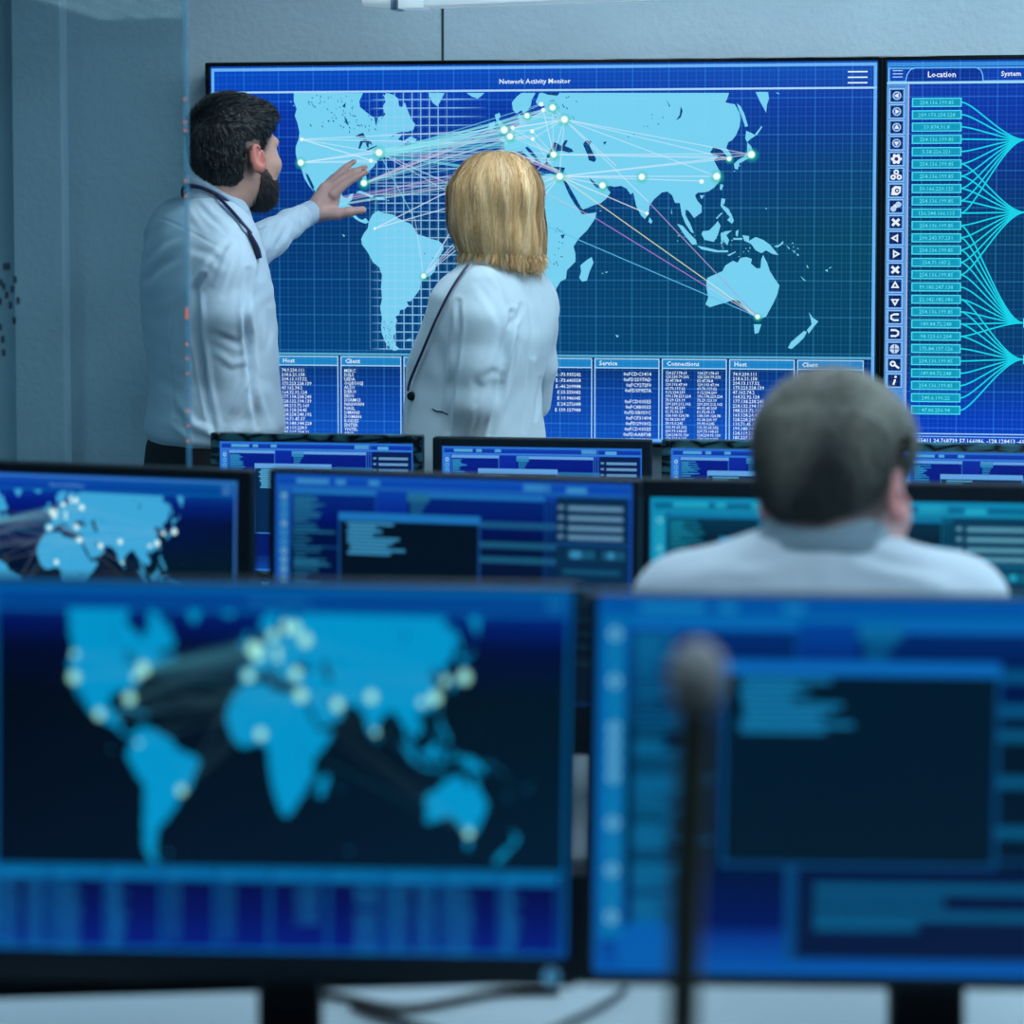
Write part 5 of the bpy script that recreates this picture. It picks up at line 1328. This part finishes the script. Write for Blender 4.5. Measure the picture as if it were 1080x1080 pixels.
    S.ell(H.p(0, .085, -.04), ax, (.052, .06, .10), .02, cut=True)
    P, Fc = S.surface(); P = relax(P, Fc, 3); N = vnormals(P, Fc)
    px = proj(P)
    r, f, u = H.loc(P)
    # flowing locks: radial grooves running down from the crown
    ang = np.arctan2(r, -f); 
    gfun = lambda a, uu: np.sin(a * 11 + 1.8 * np.sin(uu * 26 + a * 2)) * .0026 + np.sin(a * 29 + 2 * np.sin(uu * 22 + a)) * .0014
    gro = gfun(ang, u)
    P = P + N * (gro * np.clip((.14 - u) / .05, 0, 1))[:, None]
    def hcol(n, a, uu):
        base = np.array(srgb(238, 200, 142)); dark = np.array(srgb(158, 112, 62)); light = np.array(srgb(255, 240, 206)); grey = np.array(srgb(165, 160, 140))
        q = np.clip((np.sin(a * 9 + 1) * .5 + .5) * .45 + (np.sin(a * 23 + uu * 14) * .5 + .5) * .3 + rng.random(n) * .3, 0, 1)
        c = (dark[None] * (1 - q[:, None]) + base[None] * q[:, None]) * np.array((1.15, 1.1, 1.0))
        l = (rng.random(n) * (np.sin(a * 15) * .5 + .7))[:, None] * .55; c = c * (1 - l) + light * l; 
        root = np.clip((uu - .10) / .03, 0, 1)[:, None] * .35; c = c * (1 - root) + dark * root
        return c
    C0 = hcol(len(P), ang, u) * .62
    # locks
    ids = np.where((u > .0) & (f < .085))[0]; n = 10500; sel = rng.choice(ids, n)
    seg = 12; roots = P[sel]; a0 = np.arctan2(r[sel], -f[sel])
    tree_px = P
    # march down over the shell using the distance field gradient
    lo_, hh, vol = S.lo, S.h, S.v
    def fieldgrad(Q):
        g = np.clip(((Q - lo_) / hh), 1, np.array(vol.shape) - 2.001); i = g.astype(int)
        v0 = vol[i[:, 0], i[:, 1], i[:, 2]]
        gx = vol[i[:, 0] + 1, i[:, 1], i[:, 2]] - vol[i[:, 0] - 1, i[:, 1], i[:, 2]]; gy = vol[i[:, 0], i[:, 1] + 1, i[:, 2]] - vol[i[:, 0], i[:, 1] - 1, i[:, 2]]; gz = vol[i[:, 0], i[:, 1], i[:, 2] + 1] - vol[i[:, 0], i[:, 1], i[:, 2] - 1]
        G = np.stack([gx, gy, gz], 1); return v0, G / np.maximum(np.linalg.norm(G, axis=1, keepdims=True), 1e-9)
    crown = H.p(.0, -.03, .14)
    L = rng.uniform(.13, .24, n) + np.clip(u[sel], 0, .1) * .6; off = rng.uniform(.002, .0085, n)
    Q = roots.copy(); rows = []; wv = rng.uniform(.0007, .0019, n); phase = rng.uniform(0, 6.28, n)
    zend = V(530, 283, D)[2] - rng.uniform(-.016, .028, n) - .012 * (rng.random(n) < .2)
    right = np.clip(((Q - H.c) @ S_) / .09, -1, 1)
    for i in range(seg + 1):
        v0, G = fieldgrad(Q); Q = Q - G * (v0 - off)[:, None] * .8
        tdir = np.tile(-U_, (n, 1)) * .55 + (Q - crown) * 6 * np.clip((Q[:, 2:3] - H.c[2]) / .1, 0, 1); tdir = tdir - G * np.sum(tdir * G, 1, keepdims=True)
        tdir /= np.maximum(np.linalg.norm(tdir, axis=1, keepdims=True), 1e-9)
        sd = np.cross(tdir, G); t_ = i / seg; wd = wv * (1 - .7 * t_ ** 3) 
        r_, f_, u_ = H.loc(Q); QQ = Q + G * (gfun(np.arctan2(r_, -f_), u_) * np.clip((.14 - u_) / .05, 0, 1))[:, None]
        rows.append(np.stack([QQ - sd * wd[:, None] / 2, QQ + sd * wd[:, None] / 2], 1))
        stepv = (L / seg); stepv = np.where(Q[:, 2] < zend, 0.0006, stepv)
        Q = Q + (tdir + sd * .12 * np.sin(phase + 5 * t_)[:, None]) * stepv[:, None]
    PP = np.stack(rows, 1).reshape(-1, 3); base = (np.arange(n) * (seg + 1) * 2)[:, None]
    FF = np.concatenate([np.concatenate([base + 2 * i, base + 2 * i + 1, base + 2 * i + 3, base + 2 * i + 2], 1) for i in range(seg)])
    cs = hcol(n, a0, u[sel]); 
    tip = rng.choice(np.where((u < -.085) & (N[:, 2] > -.75))[0], 2600); td = N[tip] * .12 - np.tile(U_, (len(tip), 1)) + S_ * (.25 * np.clip((P[tip] - H.c) @ S_ / .09, -1, 1))[:, None]
    Vt, Ft, Ct = strands('t', P[tip] + N[tip] * .004, td, rng.uniform(.012, .034, len(tip)), .0013, hcol(len(tip), ang[tip], u[tip]), None, None, seg=3, jitter=.35)
    V2, F2, C2 = join_mesh([(P, Fc, C0), (PP, FF, np.repeat(cs, (seg + 1) * 2, axis=0)), (Vt, Ft, Ct)])
    mesh_from('hair', V2, F2, M['hair_blond'], t, C2, root_p)
    # ---- skirt/trousers and shoes
    S = Sculpt((root_p[0] - .35, root_p[1] - .3, -.01), (root_p[0] + .35, root_p[1] + .35, 1.1), .008)
    S.loft([sec(470, 505, .145, .115), sec(520, 503, .16, .125), sec(560, 503, .16, .12)], BR, BF, .03); standing_legs(S, hipL, hipR, BF, BR, r=.09)
    P, Fc = S.surface(); P = relax(P, Fc, 2); mesh_from('trousers', P, Fc, M['trouser'], t, None, root_p)
    S = Sculpt((root_p[0] - .35, root_p[1] - .3, -.02), (root_p[0] + .45, root_p[1] + .4, .2), .005); shoes(S, hipL, hipR, BF, BR); P, Fc = S.surface(); mesh_from('shoes', P, Fc, M['shoe'], t, None, root_p)
woman_standing()

# ================================================================== the seated man
def man_seated():
    D = 2.44; k = D / F_PX
    F, R, U = frame(math.radians(36)); BF, BR, _ = frame(math.radians(4))
    root_p = np.array([*V(866, 600, D)[:2], 0.0])
    t = empty('person', tuple(root_p)); tag(t, 'seated man seen from behind with short top-lit brown hair and white collared shirt', 'person')
    H = Head(V(880, 518, D + .01), *rot3(F, R, U, pitch=math.radians(16), roll=math.radians(-2)), .99)
    def sec(py, cx, a, b, dd=0): p = V(cx, py, D + dd); return (float(p[2]), float(p[0]), float(p[1]), a, b)
    seat_z = .47
    hip = np.array([*V(866, 600, D + .02)[:2], seat_z + .11])
    shL = V(722, 632, D + .01); shR = V(1012, 634, D + .02); elL = V(690, 800, D + .10); elR = V(1040, 800, D + .10)
    wr = [np.array([*(V(760, 800, D + .33)[:2]), .82]), np.array([*(V(975, 800, D + .33)[:2]), .82])]
    lo = V(600, 600, D - .3); lo[2] = -.01; hi = V(1130, 600, D + .75); hi[2] = 1.46; lo[0] -= .1; hi[0] += .05
    lo[1] -= .05; hi[1] += .05
    S = Sculpt(lo, hi, .0055)
    H.add(S, neck_to=V(868, 576, D + .01), nr=.054)
    S.loft([sec(560, 868, .062, .055), sec(580, 866, .12, .07), sec(610, 866, .165, .085), sec(680, 866, .165, .10), sec(800, 866, .15, .10), sec(960, 866, .165, .12)], BR, BF, .02)
    S.chain([shL, elL, wr[0]], [.046, .038, .026], .02); S.chain([shR, elR, wr[1]], [.046, .038, .026], .02)
    for w_ in wr:
        S.cone(w_, w_ + BF * .08, .024, .026, .01)
        for i in range(4): b = w_ + BF * .08 + BR * (.03 - .02 * i); S.chain([b, b + BF * .04 + U_ * .004, b + BF * (.072 - .006 * abs(i - 1)) - U_ * .012], [.009, .008, .007], .004)
        S.chain([w_ + BF * .03, w_ + BF * .07 + BR * .035 * (1 if w_ is wr[0] else -1)], [.012, .009], .006)
    for sg in (-1, 1):
        h_ = hip + BR * sg * .09; kn = h_ + BF * .40 + U_ * .0; an = np.array([kn[0], kn[1], .09]) 
        S.chain([h_, kn, an], [.08, .058, .042], .03); S.cone(an - U_ * .045, an - U_ * .055 + BF * .15, .036, .026, .02)
    P, Fc = S.surface(); P = relax(P, Fc, 1, .4)
    C = skin_tone(P, H, srgb(178, 140, 138), ear=srgb(205, 140, 138)); r, f, u = H.loc(P)
    edge = (u > -.085) & (f < .05) & (np.abs(r) < .083); ln = np.clip((u - (-.075 + np.clip(f + .02, 0, 1) * 1.3)) / .04, 0, 1) * edge
    C = C * (1 - .7 * ln[:, None]) + np.array(srgb(60, 66, 66)) * .7 * ln[:, None]
    mesh_from('body', P, Fc, M['skin'], t, C, root_p)
    # hair
    S = Sculpt(H.c - .18, H.c + .2, .0032); ax = [H.R, H.F, H.U]
    S.ell(H.p(0, -.014, .050), ax, (.0875, .105, .090), .01); S.ell(H.p(0, -.036, .004), ax, (.070, .072, .080), .02); S.ell(H.p(0, .055, .085), ax, (.060, .042, .036), .03)
    P, Fc = S.surface(); P = relax(P, Fc, 2); r, f, u = H.loc(P); Nn = vnormals(P, Fc)
    line = np.where(f < -.04, -.062, np.where(f < .02, -.062 + (f + .04) / .06 * .055, .0 + np.clip(f - .02, 0, .1)))
    line = np.where((np.abs(r) > .070) & (f > -.03) & (f < .02), np.maximum(line, .028), line)
    line = line + np.clip(np.abs(r) - .030, 0, 1) * .7 * (f < 0); keep = (u > line) & ~((f > .065) & (u < .065)); hv = Fc[keep[Fc].all(1)]
    dep = np.clip((u - line) / .028, 0, 1); P2 = P - Nn * ((1 - dep) * .009)[:, None]
    topn = np.clip((u + .01 + .03 * np.sin(r * 60 + f * 40)) / .11, 0, 1)[:, None]  # light falling on top of the hair, painted in as grey
    swirl = (np.exp(-(((r - .0) / .03) ** 2 + ((f + .075) / .03) ** 2)))[:, None] * (u > .08)[:, None]
    cdk, cgr = np.array(srgb(34, 46, 50)), np.array(srgb(158, 162, 152))
    Cb = cdk * (1 - .75 * topn) + cgr * .75 * topn; Cb = Cb * (1 - .6 * swirl)
    ids = np.unique(hv); sel = rng.choice(ids, 12000)
    tang = np.cross(Nn[sel], np.cross(np.tile(H.F * .5 - H.U * .9, (len(sel), 1)), Nn[sel])); tp = (u[sel] > .08)[:, None]
    tang = np.where(tp, np.cross(Nn[sel], np.cross(np.tile(H.F - H.R * .4, (len(sel), 1)), Nn[sel])), tang)
    hc_ = Cb[sel] * rng.uniform(.6, 1.7, (len(sel), 1))
    Vs, Fs, Cs = strands('h', P2[sel], tang + Nn[sel] * .3, .014 * np.clip(dep[sel], .3, 1), .0014, hc_, None, None, seg=2)
    V2, F2, C2 = join_mesh([(P2, hv, Cb), (Vs, Fs, Cs)]); mesh_from('hair', V2, F2, M['hair_dark'], t, C2, root_p)
    # shirt
    S = Sculpt(lo, hi, .0062)
    S.loft([sec(560, 868, .070, .066), sec(567, 866, .090, .076), sec(579, 865, .130, .086), sec(594, 864, .172, .092), sec(620, 864, .196, .108), sec(680, 865, .196, .12), sec(800, 866, .18, .125), sec(950, 866, .185, .14)], BR, BF, .03, n=2.1)
    S.chain([V(726, 640, D), elL, wr[0] - BF * .01], [.062, .052, .036], .03); S.chain([V(1006, 640, D + .01), elR, wr[1] - BF * .01], [.062, .052, .036], .03)
    P, Fc = S.surface(); P = relax(P, Fc, 2); N = vnormals(P, Fc)
    P = folds(P, N, [([(760, 600), (820, 585), (860, 580)], -2, 7), ([(880, 575), (940, 592), (1000, 600)], -3, 7), ([(900, 600), (960, 612), (1010, 625)], 2.5, 8), ([(720, 610), (770, 600), (820, 612)], 2, 9), ([(850, 600), (866, 640), (866, 700)], -2, 8)], 1)
    mesh_from('shirt', P, Fc, M['shirt'], t, None, root_p)
    cc = V(868, 567, D); V_, Fs = [], []; n = 44
    lv = [(.063, .060, -.014), (.062, .059, .014), (.0665, .0635, .018), (.074, .071, .008), (.086, .083, -.018), (.082, .079, -.024)]
    for rr, rf, dz in lv:
        for i in range(n): a = 2 * PI * i / n; V_.append(cc + BR * rr * math.cos(a) + BF * rf * math.sin(a) + U * (dz - .018 * math.sin(a)) - root_p)
    for l in range(len(lv) - 1):
        for i in range(n): Fs.append((l * n + i, l * n + (i + 1) % n, (l + 1) * n + (i + 1) % n, (l + 1) * n + i))
    M['collar2'] = mat('grey_blue_collar', srgb(128, 158, 175), .8)  # grey-blue collar on the white shirt
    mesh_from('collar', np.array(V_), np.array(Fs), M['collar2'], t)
    S = Sculpt(lo, (hi[0], hi[1], .75), .009)
    S.ell(hip, [BR, BF, U_], (.19, .15, .13), .03)
    for sg in (-1, 1):
        h_ = hip + BR * sg * .09; kn = h_ + BF * .40; an = np.array([kn[0], kn[1], .10]); S.chain([h_, kn, an], [.094, .075, .062], .03)
    P, Fc = S.surface(); P = relax(P, Fc, 2); mesh_from('trousers', P, Fc, M['trouser'], t, None, root_p)
    S = Sculpt(lo - np.array([0, 0, .02]), (hi[0], hi[1], .2), .006)
    for sg in (-1, 1):
        kn = hip + BR * sg * .09 + BF * .40; a = np.array([kn[0], kn[1], 0]); S.cone(a + U_ * .045 - BF * .03, a + U_ * .034 + BF * .14, .043, .033, .02); S.cone(a + U_ * .05, a + U_ * .1, .042, .05, .02)
    S.plane_cut((0, 0, .002), (0, 0, -1)); P, Fc = S.surface(); mesh_from('shoes', P, Fc, M['shoe'], t, None, root_p)
    # ---- office chair under him
    ch = empty('office_chair', (hip[0], hip[1], 0), PSI - math.radians(4)); tag(ch, 'black office chair on castors carrying the seated man, hidden behind the front monitors', 'chair')
    MB().box(-.24, .24, -.20, .27, seat_z - .09, seat_z - .03, .025, 3).build('seat', M['black_matte'], ch)
    MB().box(-.21, .21, -.245, -.205, seat_z + .10, seat_z + .42, .018, 3).build('backrest', M['black_matte'], ch)
    MB().box(-.03, .03, -.265, -.244, seat_z - .06, seat_z + .3, .005).build('back_support', M['black'], ch)
    MB().cyl((0, 0, .09), (0, 0, seat_z - .06), .028).build('gas_column', M['chrome'], ch)
    for i in range(5):
        a = 2 * PI * i / 5 + .3; x, y = math.cos(a), math.sin(a)
        l = MB().tube([(0, 0, .10), (x * .27, y * .27, .075)], [.022, .014], 10).build('leg', M['black'], ch)
        MB().cyl((x * .27 - y * .02, y * .27 + x * .02, .03), (x * .27 + y * .02, y * .27 - x * .02, .03), .0295, n=16).build('castor', M['black'], l)
man_seated()
# ------------------------------------------------------------------ light
for (x, y, e) in ((-3.3, -4.25, 9), (-.9, -4.25, 12), (1.7, -4.25, 12), (-3.9, 2.2, 160), (.35, 1.0, 42), (2.4, 1.2, 50), (-2.9, 3.0, 3), (-.2, 3.75, 56), (2.3, 3.9, 200)):  # mostly unseen panels; strong left one added to brighten the bearded man's shirt
    light_panel(x, y, 'square louvred ceiling light panel, not directly seen', e)
w = bpy.data.worlds.new('World'); scene.world = w; w.use_nodes = True
w.node_tree.nodes['Background'].inputs[0].default_value = (.03, .07, .09, 1); w.node_tree.nodes['Background'].inputs[1].default_value = 1

# ------------------------------------------------------------------ camera
cd = bpy.data.cameras.new('camera'); co = bpy.data.objects.new('camera', cd); COL.objects.link(co)
cd.sensor_width = 36; cd.lens = F_PX / 1080 * 36; cd.sensor_fit = 'HORIZONTAL'
cd.shift_y = -(540 - CY) / 1080
cd.clip_start = .05
co.location = CAM
co.rotation_euler = (PI / 2 - PITCH, 0, PSI)
cd.dof.use_dof = True; cd.dof.focus_distance = 4.75; cd.dof.aperture_fstop = cd.lens / 26.0
scene.camera = co
scene.view_settings.view_transform = 'Standard'; scene.view_settings.look = 'None'
scene.view_settings.exposure = 0; scene.view_settings.gamma = 1
scene.cycles.transparent_max_bounces = 40
scene.cycles.use_denoising = True
